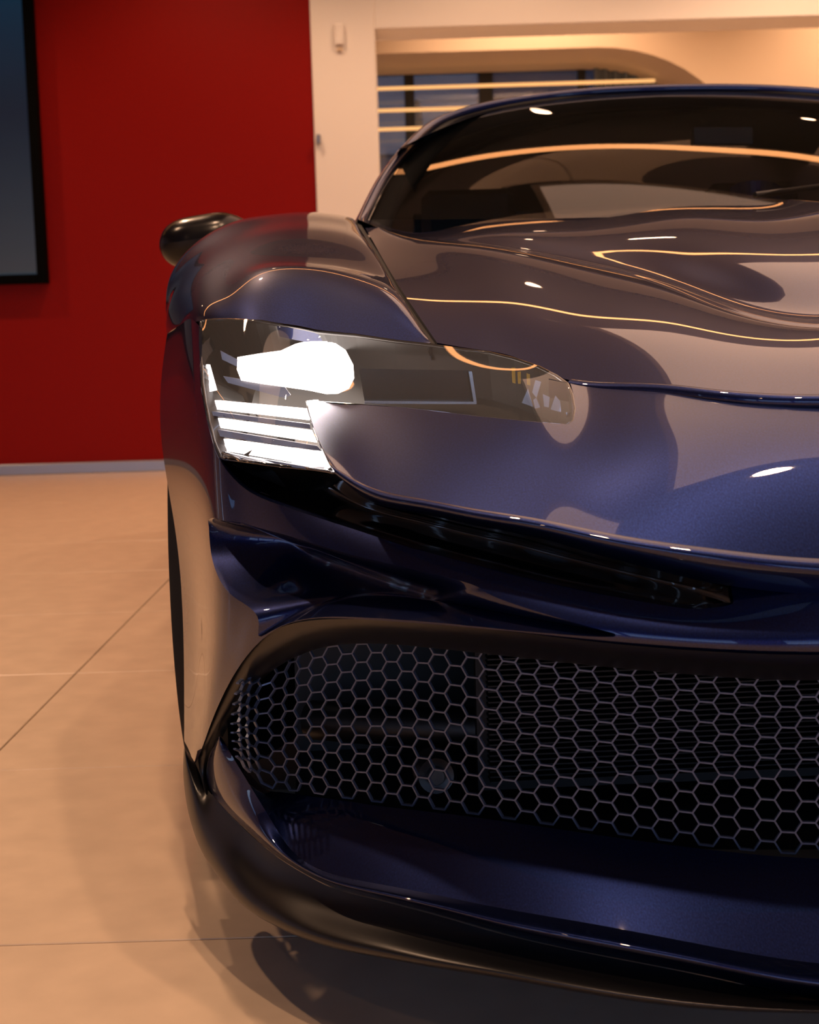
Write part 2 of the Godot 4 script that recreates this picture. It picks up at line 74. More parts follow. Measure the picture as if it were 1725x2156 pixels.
func camera_and_light() -> void:
	var cam := Camera3D.new()
	cam.name = "camera"
	cam.fov = rad_to_deg(2.0 * atan(1078.0 / 3200.0))
	cam.transform = Transform3D(Basis(Vector3.RIGHT, deg_to_rad(-6.38)) * Basis(Vector3.BACK, deg_to_rad(-1.7)), Vector3(0, 0.66, 0))
	cam.near = 0.05
	cam.far = 200.0
	var lens := CameraAttributesPhysical.new()
	lens.frustum_focal_length = 44.0
	lens.frustum_focus_distance = 1.62
	lens.exposure_aperture = 9.0
	cam.attributes = lens
	add_child(cam)
	cam.current = true
	cam.fov = rad_to_deg(2.0 * atan(1078.0 / 3200.0))
	var env := Environment.new()
	var sky := ProceduralSkyMaterial.new()
	sky.sky_top_color = Color(0.16, 0.24, 0.40)
	sky.sky_horizon_color = Color(0.50, 0.56, 0.66)
	sky.ground_bottom_color = Color(0.10, 0.10, 0.11)
	sky.ground_horizon_color = Color(0.30, 0.32, 0.36)
	sky.sky_energy_multiplier = 1.0
	sky.ground_energy_multiplier = 0.5
	env.sky = Sky.new()
	env.sky.sky_material = sky
	env.background_mode = Environment.BG_SKY
	env.background_energy_multiplier = SKY_ENERGY
	env.tonemap_mode = Environment.TONE_MAPPER_LINEAR
	env.tonemap_exposure = 1.0
	env.sdfgi_enabled = true
	env.ssao_enabled = true
	env.ssil_enabled = true
	var we := WorldEnvironment.new()
	we.name = "environment"
	we.environment = env
	add_child(we)

const SKY_ENERGY := 7.5
const WARM := Color(1.0, 0.80, 0.64)

func noise_tex(freq: float, ramp: Array, size := 512, seed_ := 1, octaves := 4) -> NoiseTexture2D:
	var n := FastNoiseLite.new()
	n.seed = seed_
	n.frequency = freq
	n.fractal_octaves = octaves
	var t := NoiseTexture2D.new()
	t.width = size
	t.height = size
	t.seamless = true
	t.noise = n
	var g := Gradient.new()
	g.offsets = PackedFloat32Array([0.0, 1.0])
	g.colors = PackedColorArray(ramp)
	t.color_ramp = g
	return t

func materials() -> void:
	var paint := mat(Color(0.085, 0.16, 0.385), 0.40, 0.9)
	paint.clearcoat_enabled = true
	paint.clearcoat = 1.0
	paint.clearcoat_roughness = 0.015
	# metal flakes: a fine sparkle in the colour coat
	paint.albedo_texture = noise_tex(0.35, [Color(0.42, 0.45, 0.5), Color(1, 1, 1)], 512, 7, 2)
	paint.uv1_triplanar = true
	paint.uv1_scale = Vector3(2.6, 2.6, 2.6)
	M.paint = paint
	var carbon := mat(Color(0.055, 0.057, 0.066), 0.33)
	M.satin = carbon
	M.black = mat(Color(0.02, 0.02, 0.022), 0.45)
	M.gloss = mat(Color(0.012, 0.012, 0.014), 0.08)
	M.gloss.clearcoat_enabled = true
	M.gloss.clearcoat_roughness = 0.03
	M.mirror_shell = mat(Color(0.03, 0.027, 0.045), 0.22, 0.0, 0.4)
	M.wire = mat(Color(0.33, 0.37, 0.46), 0.36, 0.5)
	M.rubber = mat(Color(0.05, 0.047, 0.043), 0.85)
	M.chrome = mat(Color(0.75, 0.76, 0.78), 0.12, 1.0)
	M.silver = mat(Color(0.50, 0.50, 0.53), 0.28, 0.9)
	M.lens = pane(Color(0.9, 0.92, 0.95), 0.03)
	M.lens.metallic_specular = 0.36
	M.glass = pane(Color(0.03, 0.035, 0.03), 0.5)
	M.glass.metallic_specular = 0.25
	M.lamp_black = mat(Color(0.016, 0.014, 0.012), 0.4)
	M.led = glow(Color(1.0, 0.95, 0.93), 3.0)
	M.beam = glow(Color(1.0, 0.94, 0.90), 5.0)
	M.yellow_glint = mat(Color(0.75, 0.62, 0.08), 0.2)  # yellow that stands in for reflections inside the headlight
	M.tile = mat(Color(0.80, 0.72, 0.63), 0.30)
	M.tile.albedo_texture = noise_tex(0.02, [Color(0.93, 0.93, 0.93), Color(1, 1, 1)], 512, 3)
	M.tile.uv1_triplanar = true
	M.tile.uv1_world_triplanar = true
	M.grout = mat(Color(0.25, 0.22, 0.20), 0.9)
	M.red = mat(Color(0.50, 0.035, 0.004), 0.5, 0.0, 0.25)
	M.white = mat(Color(0.90, 0.87, 0.84), 0.75)
	M.beige = mat(Color(0.80, 0.72, 0.62), 0.75)
	M.ceiling = mat(Color(0.42, 0.40, 0.40), 0.8)
	M.alu = mat(Color(0.62, 0.62, 0.63), 0.35, 0.8)
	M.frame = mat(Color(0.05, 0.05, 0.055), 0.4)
	M.window = pane(Color(0.8, 0.85, 0.9), 0.06)
	M.seat = mat(Color(0.05, 0.045, 0.04), 0.6)

# ------------------------------------------------------------------ room
func room() -> void:
	var slab := struct("floor", blk(Vector3(0.2, -0.075, -1.85), Vector3(13.2, 0.13, 14.1)), M.grout, "large pale beige polished floor tiles with thin dark joints", "floor")
	var m := blk(Vector3.ZERO, Vector3(1.441, 0.012, 0.719), 0.0012)
	for k in 20:
		for i in 10:
			var x := -0.70 - 1.444 * 4 + 1.444 * (i + 0.5)
			var zz := -1.645 + 0.722 * 9 - 0.722 * (k + 0.5)
			if zz < -8.6 or x > 6.6:
				continue
			var t := part(slab, "tile", m, M.tile)
			t.position = Vector3(x, -0.006, zz)
	struct("wall_back", blk(Vector3(-3.52, 1.75, -8.45), Vector3(6.142, 3.5, 0.3)), M.red, "deep red back wall panel beside the white pier", "wall")
	struct("baseboard_back", blk(Vector3(-3.52, 0.03, -8.285), Vector3(6.142, 0.06, 0.03), 0.004), M.alu, "slim grey metal skirting along the red wall", "baseboard")
	var st := tool()
	box(st, Vector3(-0.2785, 1.75, -8.44), Vector3(0.1705, 0, 0), Vector3(0, 1.75, 0), Vector3(0, 0, 0.16), 0.006)
	box(st, Vector3(3.20, 2.905, -8.44), Vector3(3.31, 0, 0), Vector3(0, 0.595, 0), Vector3(0, 0, 0.16), 0.006)
	box(st, Vector3(6.2, 1.155, -8.44), Vector3(0.31, 0, 0), Vector3(0, 1.155, 0), Vector3(0, 0, 0.16), 0.006)
	struct("wall_portal", wound(st), M.white, "cream white pier and lintel framing the wide opening", "wall")
	struct("ceiling", blk(Vector3(0.2, 3.56, -0.5), Vector3(13.2, 0.12, 11.0)), M.ceiling, "plain grey showroom ceiling", "ceiling")
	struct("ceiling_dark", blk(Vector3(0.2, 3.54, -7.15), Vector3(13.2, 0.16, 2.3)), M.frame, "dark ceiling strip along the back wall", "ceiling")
	struct("wall_right", blk(Vector3(6.6, 1.75, -3.6), Vector3(0.2, 3.5, 14.6)), M.white, "cream wall on the right of the room", "wall")
	# the glazed front behind the photographer and the glazed side on the left
	facade("wall_front", 5.0, true, -6.4, 6.5)
	facade("wall_left", -6.5, false, -8.3, 5.0, 1.1)

func facade(called: String, at: float, across: bool, from: float, to: float, narrow := 0.0) -> void:
	var put := func(st: SurfaceTool, a: float, b: float, y0: float, y1: float, d0: float, d1: float) -> void:
		var c := Vector3((a + b) / 2, (y0 + y1) / 2, at + (d0 + d1) / 2) if across else Vector3(at + (d0 + d1) / 2, (y0 + y1) / 2, (a + b) / 2)
		var h := Vector3((b - a) / 2, (y1 - y0) / 2, (d1 - d0) / 2) if across else Vector3((d1 - d0) / 2, (y1 - y0) / 2, (b - a) / 2)
		box(st, c, Vector3(h.x, 0, 0), Vector3(0, h.y, 0), Vector3(0, 0, h.z), 0.004)
	var st := tool()
	put.call(st, from, to, 0.0, 0.25, -0.1, 0.1)
	put.call(st, from, to, 2.9, 3.5, -0.1, 0.1)
	var n := 6
	for i in n + 1:
		var x := lerpf(from, to, float(i) / n)
		var wide := (0.35 if i % 3 == 0 else 0.04) if narrow == 0.0 else narrow * 0.9
		put.call(st, x - wide, x + wide, 0.25, 2.9, -0.1, 0.1)
	var w := struct(called, wound(st), M.white, "glazed wall with white piers and tall panes", "wall")
	for i in n:
		var p := tool()
		put.call(p, lerpf(from, to, float(i) / n), lerpf(from, to, float(i + 1) / n), 0.25, 2.9, -0.006, 0.006)
		part(w, "pane", wound(p), M.window)

func back_room() -> void:
	# a beige inner wall with a large rounded opening, a dark framed window behind it
	var hole := PackedVector2Array()
	var hx := 2.22
	var hy := 2.50
	var r := 0.75
	hole.append(Vector2(-1.2, 0.0 - 0.5))
	hole.append(Vector2(hx, -0.5))
	for k in 13:
		var w := PI / 2 * k / 12
		hole.append(Vector2(hx - r * 1.25 + r * 1.25 * cos(w), hy - r + r * sin(w)))
	hole.append(Vector2(-1.2, hy))
	var st := tool()
	var face := PackedVector2Array([Vector2(-3.5, 0), Vector2(6.5, 0), Vector2(6.5, 3.5), Vector2(-3.5, 3.5)])
	for piece in Geometry2D.clip_polygons(face, hole):
		var t := Geometry2D.triangulate_polygon(piece)
		for k in t.size() / 3:
			for zz: float in [-10.0, -10.8]:
				tri(st, v3(piece[t[k * 3]], zz), v3(piece[t[k * 3 + 1]], zz), v3(piece[t[k * 3 + 2]], zz), Vector3(0, 0, 1 if zz > -10.5 else -1))
	for k in range(1, hole.size()):
		var a := hole[k - 1]
		var b := hole[k]
		var mid := Vector2(0.5, 1.0) - (a + b) / 2
		quad(st, v3(a, -10.0), v3(b, -10.0), v3(b, -10.8), v3(a, -10.8), Vector3(mid.x, mid.y, 0))
	struct("wall_inner", wound(st), M.beige, "beige inner wall with a rounded opening behind the portal", "wall")
	var fl := tool()
	box(fl, Vector3(1.5, -0.05, -10.02), Vector3(5.1, 0, 0), Vector3(0, 0.05, 0), Vector3(0, 0, 1.13))
	struct("floor_inner", wound(fl), M.tile, "pale floor of the space behind the portal", "floor")
	struct("ceiling_inner", blk(Vector3(1.5, 3.56, -9.7), Vector3(10.2, 0.12, 2.6)), M.beige, "beige ceiling of the space behind the portal", "ceiling")
	struct("wall_side", blk(Vector3(-3.55, 1.75, -9.7), Vector3(0.2, 3.5, 2.6)), M.beige, "beige end wall of the space behind the portal", "wall")
	# window: frame with mullions, panes
	var f := tool()
	var xs := [-1.25, 0.085, 0.62, 1.285, 2.3]
	for i in xs.size():
		var w2: float = [0.03, 0.035, 0.05, 0.03, 0.03][i]
		box(f, Vector3(xs[i], 1.25, -10.86), Vector3(w2, 0, 0), Vector3(0, 1.33, 0), Vector3(0, 0, 0.04), 0.004)
	for y: float in [0.0, 2.555]:
		box(f, Vector3(0.5, y, -10.86), Vector3(1.8, 0, 0), Vector3(0, 0.045, 0), Vector3(0, 0, 0.045), 0.004)
	var win := struct("window_1", wound(f), M.frame, "dark framed window at dusk behind the car roof", "window")
	for i in 4:
		part(win, "pane", blk(Vector3((xs[i] + xs[i + 1]) / 2, 1.25, -10.86), Vector3(xs[i + 1] - xs[i], 2.55, 0.008)), M.window)

	# a pale curtain at the right of the window
	var cur := []
	for k in 41:
		var x := lerpf(1.36, 1.9, k / 40.0)
		var zz := -10.755 + 0.025 * sin(k * 1.25) + 0.012 * sin(k * 0.47)
		cur.append(PackedVector3Array([Vector3(x, 0.02, zz), Vector3(x, 1.2, zz + 0.004), Vector3(x, 2.52, zz - 0.004)]))
	var ct := thing("curtain", "pale blue pleated curtain at the far window", "curtain", Vector3.ZERO)
	part(ct, "cloth", wound(sheet(grid(cur, 161, 9, Vector3(1.7, 1.2, -12)))), mat(Color(0.42, 0.46, 0.52), 0.9))
	# three slim glowing strips in front of the window
	for k in 3:
		var y: float = [2.37, 2.225, 2.10][k]
		var t := thing("glow_strip", ["topmost", "middle", "lowest"][k] + " slim glowing horizontal strip before the dark window", "lamp", Vector3(0.1, y, -10.55), 0.0, "slim horizontal strips")
		part(t, "glow_bar", blk(Vector3.ZERO, Vector3(3.3, 0.022, 0.022), 0.004), glow(Color(1.0, 0.80, 0.52), 0.75))
		for s: float in [-1.0, 1.0]:
			part(t, "bracket", blk(Vector3(-1.3 if s < 0 else 1.2, 0.0, -0.1), Vector3(0.02, 0.02, 0.18), 0.002), M.frame)
	outside()

func outside() -> void:
	struct("ground", blk(Vector3(0, -0.45, -24), Vector3(60, 0.3, 26)), mat(Color(0.28, 0.22, 0.12), 0.95), "bare ground outside the window", "ground")
	var b := thing("office_building", "dark blue grey building across the street behind the window", "building", Vector3(0, -0.3, -27))
	part(b, "wall", blk(Vector3(0, 3.4, 0), Vector3(44, 6.8, 4)), mat(Color(0.11, 0.12, 0.15), 0.8))
	for i in 9:
		for j in 2:
			part(b, "window", blk(Vector3(-20 + i * 5.0, 1.8 + j * 3.0, 2.02), Vector3(2.6, 1.7, 0.08), 0.02), mat(Color(0.10, 0.11, 0.14), 0.2))
	var w := thing("garden_wall", "low ochre wall outside the window", "wall", Vector3(0, -0.3, -17))
	part(w, "wall_body", blk(Vector3(0, 0.75, 0), Vector3(22, 1.5, 0.3), 0.02), mat(Color(0.26, 0.18, 0.07), 0.9))
	part(w, "coping", blk(Vector3(0, 1.53, 0), Vector3(22, 0.08, 0.4), 0.01), mat(Color(0.2, 0.15, 0.09), 0.9))
	var rng := RandomNumberGenerator.new()
	rng.seed = 5
	for k in 3:
		var x: float = [-0.35, 0.25, -2.4][k]
		var h: float = [3.3, 4.0, 4.2][k]
		var tr := thing("conifer", ["short dark conifer", "taller dark conifer", "wide dark conifer hidden behind the pier"][k] + " outside the dusk window", "tree", Vector3(x, -0.3, -18.5 - 1.4 * k), 0.0, "conifers outside the window")
		var trunk := tool()
		tube(trunk, PackedVector3Array([Vector3.ZERO, Vector3(0, h * 0.5, 0), Vector3(0, h, 0)]), 0.09, 8, false, 0.01)
		part(tr, "trunk", wound(trunk), mat(Color(0.12, 0.09, 0.06), 0.9))
		var leaf := tool()
		for j in 420:
			var f := pow(rng.randf(), 0.7)
			var a := rng.randf() * TAU
			var r := (1.0 - f) * 0.55 * (0.5 + 0.5 * rng.randf()) + 0.05
			var base := Vector3(0, h * (0.15 + 0.85 * f), 0)
			var tip := base + Vector3(cos(a) * r, -0.12 - 0.1 * rng.randf(), sin(a) * r)
			tube(leaf, PackedVector3Array([base, (base + tip) / 2 + Vector3(0, 0.05, 0), tip]), 0.05, 4, false, 0.01)
		part(tr, "foliage", wound(leaf), mat(Color(0.05, 0.07, 0.045), 0.95))

func v3(p: Vector2, zz: float) -> Vector3:
	return Vector3(p.x, p.y, zz)

func spot(parent: Node3D, at: Vector3, towards: Vector3, energy: float, angle := 60.0, size := 0.05) -> void:
	var s := SpotLight3D.new()
	s.name = "light"
	s.light_color = WARM
	s.light_energy = energy
	s.spot_angle = angle
	s.spot_angle_attenuation = 0.6
	s.spot_range = 14.0
	s.spot_attenuation = 2.0
	s.light_size = size
	s.shadow_enabled = true
	parent.add_child(s, true)
	s.position = at
	s.basis = Basis.looking_at(towards, Vector3.FORWARD if absf(towards.normalized().y) > 0.9 else Vector3.UP)

func lamps() -> void:
	var ring := tool()
	lathe(ring, Vector3.ZERO, Vector3.UP, [Vector2(0.045, 0.004), Vector2(0.047, -0.006), Vector2(0.062, -0.006), Vector2(0.064, 0.0)], 24)
	var ring_m := wound(ring)
	var disc := tool()
	lathe(disc, Vector3.ZERO, Vector3.UP, [Vector2(0.0, -0.001), Vector2(0.046, -0.001)], 24)
	var disc_m := wound(disc)
	var hot := glow(WARM, 30.0)
	# place, energy of its lamp, what it stands above
	var places := [
		[Vector3(-0.25, 3.5, -2.0), 3.4, "above the right front wing of the car"], [Vector3(0.62, 3.5, -1.2), 2.5, "above the nose of the car"], [Vector3(0.05, 3.5, -0.5), 4.0, "just in front of the car"],
		[Vector3(-1.9, 3.5, -2.4), 4.0, "over the bare floor left of the car"], [Vector3(-1.3, 3.5, -4.6), 5.0, "over the floor between car and red wall"],
		[Vector3(-3.2, 3.46, -7.2), 3.0, "close to the red wall by the screen"], [Vector3(-1.0, 3.46, -7.2), 3.0, "close to the red wall by the pier"],
		[Vector3(0.6, 3.46, -7.2), 3.4, "before the left end of the portal"], [Vector3(2.2, 3.46, -7.2), 6.5, "before the middle of the portal"],
		[Vector3(1.6, 3.5, 1.6), 1.5, "behind the camera on the right"], [Vector3(-1.6, 3.5, 1.4), 0.5, "behind the camera on the left"],
		[Vector3(0.9, 3.5, -9.25), 6.0, "behind the portal above the rounded opening"], [Vector3(3.2, 3.5, -9.25), 6.0, "behind the portal at its right end"]]
	for q in places:
		var p: Vector3 = q[0]
		var t := thing("ceiling_downlight", "round recessed ceiling downlight " + q[2], "downlight", p, 0.0, "recessed downlights")
		part(t, "trim_ring", ring_m, M.white)
		part(t, "lamp_disc", disc_m, hot)
		spot(t, Vector3(0, -0.02, 0), Vector3.DOWN, q[1], 62.0, 0.05)
	var line := thing("linear_light", "long warm strip light let into the ceiling", "strip light", Vector3(0.2, 3.5, -5.95))
	part(line, "channel", blk(Vector3(0, 0.005, 0), Vector3(11.0, 0.03, 0.14), 0.003), M.frame)
	part(line, "light_strip", blk(Vector3(0, -0.012, 0), Vector3(10.9, 0.008, 0.10)), glow(Color(1.0, 0.66, 0.40), 3.0))
	area(line, Vector3(0, -0.02, 0), Vector3.DOWN, Vector2(10.9, 0.10), 2.0, Color(1.0, 0.66, 0.40))
	var panel := thing("ceiling_panel_light", "large square luminous ceiling panel over the car", "ceiling light", Vector3(2.06, 3.48, -3.35))
	part(panel, "frame", blk(Vector3(0, 0.005, 0), Vector3(3.8, 0.04, 4.0), 0.004), M.white)
	part(panel, "light_diffuser", blk(Vector3(0, -0.018, 0), Vector3(3.7, 0.008, 3.9)), glow(Color(1.0, 0.82, 0.70), 0.85))
	area(panel, Vector3(0, -0.03, 0), Vector3.DOWN, Vector2(3.7, 3.9), 3.9, Color(1.0, 0.82, 0.70))

func area(parent: Node3D, at: Vector3, towards: Vector3, size: Vector2, energy: float, c: Color) -> void:
	var a := AreaLight3D.new()
	a.name = "light"
	a.light_color = c
	a.light_energy = energy
	a.area_size = size
	a.area_normalize_energy = true
	a.area_range = 16.0
	a.area_attenuation = 2.0
	a.shadow_enabled = true
	parent.add_child(a, true)
	a.position = at
	a.basis = Basis.looking_at(towards, Vector3.FORWARD if absf(towards.normalized().y) > 0.9 else Vector3.UP)

func things_on_walls() -> void:
	var tv := thing("wall_screen", "large black framed display screen on the red wall", "screen", Vector3(-2.905, 1.03, -8.3))
	var st := tool()
	for s: float in [-1.0, 1.0]:
		box(st, Vector3(s * 0.975, 0.9, 0.04), Vector3(0.025, 0, 0), Vector3(0, 0.9, 0), Vector3(0, 0, 0.04), 0.003)
		box(st, Vector3(0, 0.9 + s * 0.875, 0.04), Vector3(0.95, 0, 0), Vector3(0, 0.025, 0), Vector3(0, 0, 0.04), 0.003)
	part(tv, "frame", wound(st), mat(Color(0.015, 0.014, 0.012), 0.7, 0.0, 0.15))
	var scr := mat(Color(0.02, 0.02, 0.022), 0.3)
	var im := Image.create(8, 64, false, Image.FORMAT_RGB8)
	for y in 64:
		for x in 8:
			var f := y / 63.0
			im.set_pixel(x, y, Color(0.0, 0.17, 0.26).lerp(Color(0.05, 0.08, 0.13), minf(f / 0.5, 1.0)).lerp(Color(0.19, 0.17, 0.16), maxf(0.0, f - 0.5) / 0.5))
	scr.emission_enabled = true
	scr.emission = Color.BLACK
	scr.emission_texture = ImageTexture.create_from_image(im)
	var disp := tool()
	for v in [[0, 0], [1, 0], [1, 1], [0, 0], [1, 1], [0, 1]]:
		disp.set_normal(Vector3.BACK)
		disp.set_uv(Vector2(v[0], 1 - v[1]))
		disp.add_vertex(Vector3(-0.95 + 1.9 * v[0], 0.05 + 1.7 * v[1], 0.06))
	part(tv, "display", wound(disp), scr)
	part(tv, "back_case", blk(Vector3(0, 0.9, 0.025), Vector3(1.9, 1.7, 0.05)), M.rubber)
	var hook := thing("wall_hook", "tiny dark hook at the edge of the cream pier", "hook", Vector3(-0.425, 1.745, -8.28))
	part(hook, "peg", blk(Vector3(0, 0, 0.02), Vector3(0.022, 0.05, 0.04), 0.004), M.alu)
	var dev := thing("wall_sensor", "small white sensor box high on the cream pier", "sensor", Vector3(-0.297, 2.21, -8.28))
	part(dev, "case", blk(Vector3(0, 0.075, 0.015), Vector3(0.05, 0.11, 0.03), 0.006), M.white)
	part(dev, "button", blk(Vector3(0, 0.0, 0.01), Vector3(0.03, 0.02, 0.02), 0.004), M.beige)

# ------------------------------------------------------------------ curved panels
func spl(ts: PackedFloat64Array, v: PackedVector3Array) -> PackedVector3Array:
	var n := ts.size()
	var m := PackedVector3Array()
	m.resize(n)
	if n < 3:
		return m
	var cp := PackedFloat64Array()
	cp.resize(n)
	for i in range(1, n - 1):
		var a := ts[i] - ts[i - 1]
		var c := ts[i + 1] - ts[i]
		var r := 6.0 * ((v[i + 1] - v[i]) / c - (v[i] - v[i - 1]) / a)
		var den := 2.0 * (a + c) - a * cp[i - 1]
		cp[i] = c / den
		m[i] = (r - a * m[i - 1]) / den
	for i in range(n - 2, 0, -1):
		m[i] = m[i] - cp[i] * m[i + 1]
	return m

func ev(ts: PackedFloat64Array, v: PackedVector3Array, m: PackedVector3Array, t: float) -> Vector3:
	var i := 0
	while i < ts.size() - 2 and t > ts[i + 1]:
		i += 1
	var h := ts[i + 1] - ts[i]
	var a := (ts[i + 1] - t) / h
	var b := 1.0 - a
	return a * v[i] + b * v[i + 1] + ((a * a * a - a) * m[i] + (b * b * b - b) * m[i + 1]) * h * h / 6.0

func steps(rows: Array) -> PackedFloat64Array:
	var n: int = rows.size()
	var t := PackedFloat64Array([0.0])
	for i in range(1, n):
		var s := 0.0
		for j in rows[i].size():
			s += (rows[i][j] - rows[i - 1][j]).length()
		t.append(t[i - 1] + s / rows[i].size())
	for i in n:
		t[i] /= t[n - 1]
	return t

func net(called: String) -> Array:
	var d: Array = NETS[called]
	var rows: int = d[0]
	var flat: Array = d[2]
	var cols := []
	for i in flat.size() / (3 * rows):
		var c := PackedVector3Array()
		for j in rows:
			var k: int = (i * rows + j) * 3
			c.append(Vector3(flat[k], flat[k + 1], flat[k + 2]) * 0.0001)
		cols.append(c)
	if d[1]:
		for i in range(cols.size() - 2, -1, -1):
			cols.append(flipped(cols[i]))
	return cols

func flipped(c: PackedVector3Array) -> PackedVector3Array:
	var o := PackedVector3Array()
	for p in c:
		o.append(Vector3(-p.x, p.y, p.z))
	return o

func other_side(cols: Array) -> Array:
	var o := []
	for c in cols:
		o.append(flipped(c))
	return o

# a grid of points and normals on the spline surface through a net of control points
func grid(cols: Array, nu: int, nv: int, ref := Vector3(0, 0.35, -1.3), outward := true) -> Dictionary:
	var tu := steps(cols)
	var rows := []
	for j in cols[0].size():
		var r := PackedVector3Array()
		for c in cols:
			r.append(c[j])
		rows.append(r)
	var tv := steps(rows)
	var mu := []
	for r in rows:
		mu.append(spl(tu, r))
	var p := PackedVector3Array()
	for i in nu:
		var u := float(i) / (nu - 1)
		var c := PackedVector3Array()
		for j in rows.size():
			c.append(ev(tu, rows[j], mu[j], u))
		var mv := spl(tv, c)
		for j in nv:
			p.append(ev(tv, c, mv, float(j) / (nv - 1)))
	return with_normals({"nu": nu, "nv": nv, "p": p}, ref, outward)

func with_normals(g: Dictionary, ref := Vector3(0, 0.35, -1.3), outward := true) -> Dictionary:
	var nu: int = g.nu
	var nv: int = g.nv
	var p: PackedVector3Array = g.p
	var n := PackedVector3Array()
	n.resize(p.size())
	var side := 0.0
	for i in nu:
		for j in nv:
			var a := p[mini(i + 1, nu - 1) * nv + j] - p[maxi(i - 1, 0) * nv + j]
			var b := p[i * nv + mini(j + 1, nv - 1)] - p[i * nv + maxi(j - 1, 0)]
			var c := a.cross(b).normalized()
			n[i * nv + j] = c
			side += signf(c.dot(p[i * nv + j] - ref))
	g.flip = (side < 0.0) == outward
	if g.flip:
		for i in n.size():
			n[i] = -n[i]
	g.n = n
	return g

func sample(g: Dictionary, u: float, v: float, of := "p") -> Vector3:
	var x: float = clampf(u, 0, 1) * (g.nu - 1)
	var y: float = clampf(v, 0, 1) * (g.nv - 1)
	var i: int = mini(int(x), g.nu - 2)
	var j: int = mini(int(y), g.nv - 2)
	var a: PackedVector3Array = g[of]
	var k: int = i * g.nv + j
	return a[k].lerp(a[k + 1], y - j).lerp(a[k + g.nv].lerp(a[k + g.nv + 1], y - j), x - i)

# the grid as a mesh, with the given regions of its (u, v) square left out (or only the region kept)
func sheet(g: Dictionary, holes := [], keep := [], st: SurfaceTool = null) -> SurfaceTool:
	if st == null:
		st = SurfaceTool.new()
		st.begin(Mesh.PRIMITIVE_TRIANGLES)
	var nu: int = g.nu
	var nv: int = g.nv
	for i in nu - 1:
		for j in nv - 1:
			var q := PackedVector2Array([Vector2(i, j), Vector2(i + 1, j), Vector2(i + 1, j + 1), Vector2(i, j + 1)])
			for k in 4:
				q[k] = Vector2(q[k].x / (nu - 1), q[k].y / (nv - 1))
			var left := [q]
			for h in holes:
				var next := []
				for piece in left:
					next.append_array(Geometry2D.clip_polygons(piece, h) if near(piece, h) else [piece])
				left = next
			for h in keep:
				var next := []
				for piece in left:
					next.append_array(Geometry2D.intersect_polygons(piece, h) if near(piece, h) else [])
				left = next
			for piece in left:
				for t in ([0, 1, 2, 0, 2, 3] if piece.size() == 4 else Array(Geometry2D.triangulate_polygon(piece))):
					st.set_normal(sample(g, piece[t].x, piece[t].y, "n"))
					st.set_uv(piece[t])
					st.add_vertex(sample(g, piece[t].x, piece[t].y))
	return st

func near(q: PackedVector2Array, h: PackedVector2Array) -> bool:
	var r := Rect2(h[0], Vector2.ZERO)
	for p in h:
		r = r.expand(p)
	return r.grow(0.01).intersects(Rect2(q[0], q[2] - q[0]).abs()) if q.size() > 2 else false

# SurfaceTool triangles wound so that they agree with their normals
func wound(st: SurfaceTool) -> ArrayMesh:
	var a := st.commit_to_arrays()
	var v: PackedVector3Array = a[Mesh.ARRAY_VERTEX]
	var n: PackedVector3Array = a[Mesh.ARRAY_NORMAL]
	var idx := PackedInt32Array()
	for t in v.size() / 3:
		var k := t * 3
		var face := (v[k + 1] - v[k]).cross(v[k + 2] - v[k])
		if face.length_squared() < 1e-16:
			continue
		if face.dot(n[k] + n[k + 1] + n[k + 2]) > 0.0:
			idx.append_array([k, k + 2, k + 1])
		else:
			idx.append_array([k, k + 1, k + 2])
	a[Mesh.ARRAY_INDEX] = idx
	var m := ArrayMesh.new()
	m.add_surface_from_arrays(Mesh.PRIMITIVE_TRIANGLES, a)
	return m

func tool() -> SurfaceTool:
	var st := SurfaceTool.new()
	st.begin(Mesh.PRIMITIVE_TRIANGLES)
	return st

func tri(st: SurfaceTool, a: Vector3, b: Vector3, c: Vector3, n: Vector3) -> void:
	for p in [a, b, c]:
		st.set_normal(n)
		st.set_uv(Vector2(p.x, p.y))
		st.add_vertex(p)

func quad(st: SurfaceTool, a: Vector3, b: Vector3, c: Vector3, d: Vector3, out := Vector3.ZERO) -> void:
	var n := (c - a).cross(d - b).normalized()
	if out != Vector3.ZERO and n.dot(out) < 0:
		n = -n
	tri(st, a, b, c, n)
	tri(st, a, c, d, n)

# a box given by its centre, half axes; bevelled by chamfer
func box(st: SurfaceTool, c: Vector3, x: Vector3, y: Vector3, z: Vector3, bevel := 0.0) -> void:
	var ax := [x, y, z]
	for k in 3:
		var e: Vector3 = ax[k]
		var f: Vector3 = ax[(k + 1) % 3]
		var h: Vector3 = ax[(k + 2) % 3]
		var f1 := f * (1.0 - bevel / maxf(f.length(), 1e-6))
		var h1 := h * (1.0 - bevel / maxf(h.length(), 1e-6))
		var e1 := e * (1.0 - bevel / maxf(e.length(), 1e-6))
		for s: float in [-1.0, 1.0]:
			quad(st, c + e * s + f1 + h1, c + e * s - f1 + h1, c + e * s - f1 - h1, c + e * s + f1 - h1, e * s)
			if bevel > 0.0:
				for s2: float in [-1.0, 1.0]:
					quad(st, c + e * s + f1 * s2 + h1, c + e * s + f1 * s2 - h1, c + e1 * s + f * s2 - h1, c + e1 * s + f * s2 + h1, e.normalized() * s + f.normalized() * s2)
					for s3: float in [-1.0, 1.0]:
						if k == 0:
							tri(st, c + e * s + f1 * s2 + h1 * s3, c + e1 * s + f * s2 + h1 * s3, c + e1 * s + f1 * s2 + h * s3, (e.normalized() * s + f.normalized() * s2 + h.normalized() * s3).normalized())

func blk(c: Vector3, size: Vector3, bevel := 0.0) -> ArrayMesh:
	var st := tool()
	box(st, c, Vector3(size.x / 2, 0, 0), Vector3(0, size.y / 2, 0), Vector3(0, 0, size.z / 2), bevel)
	return wound(st)

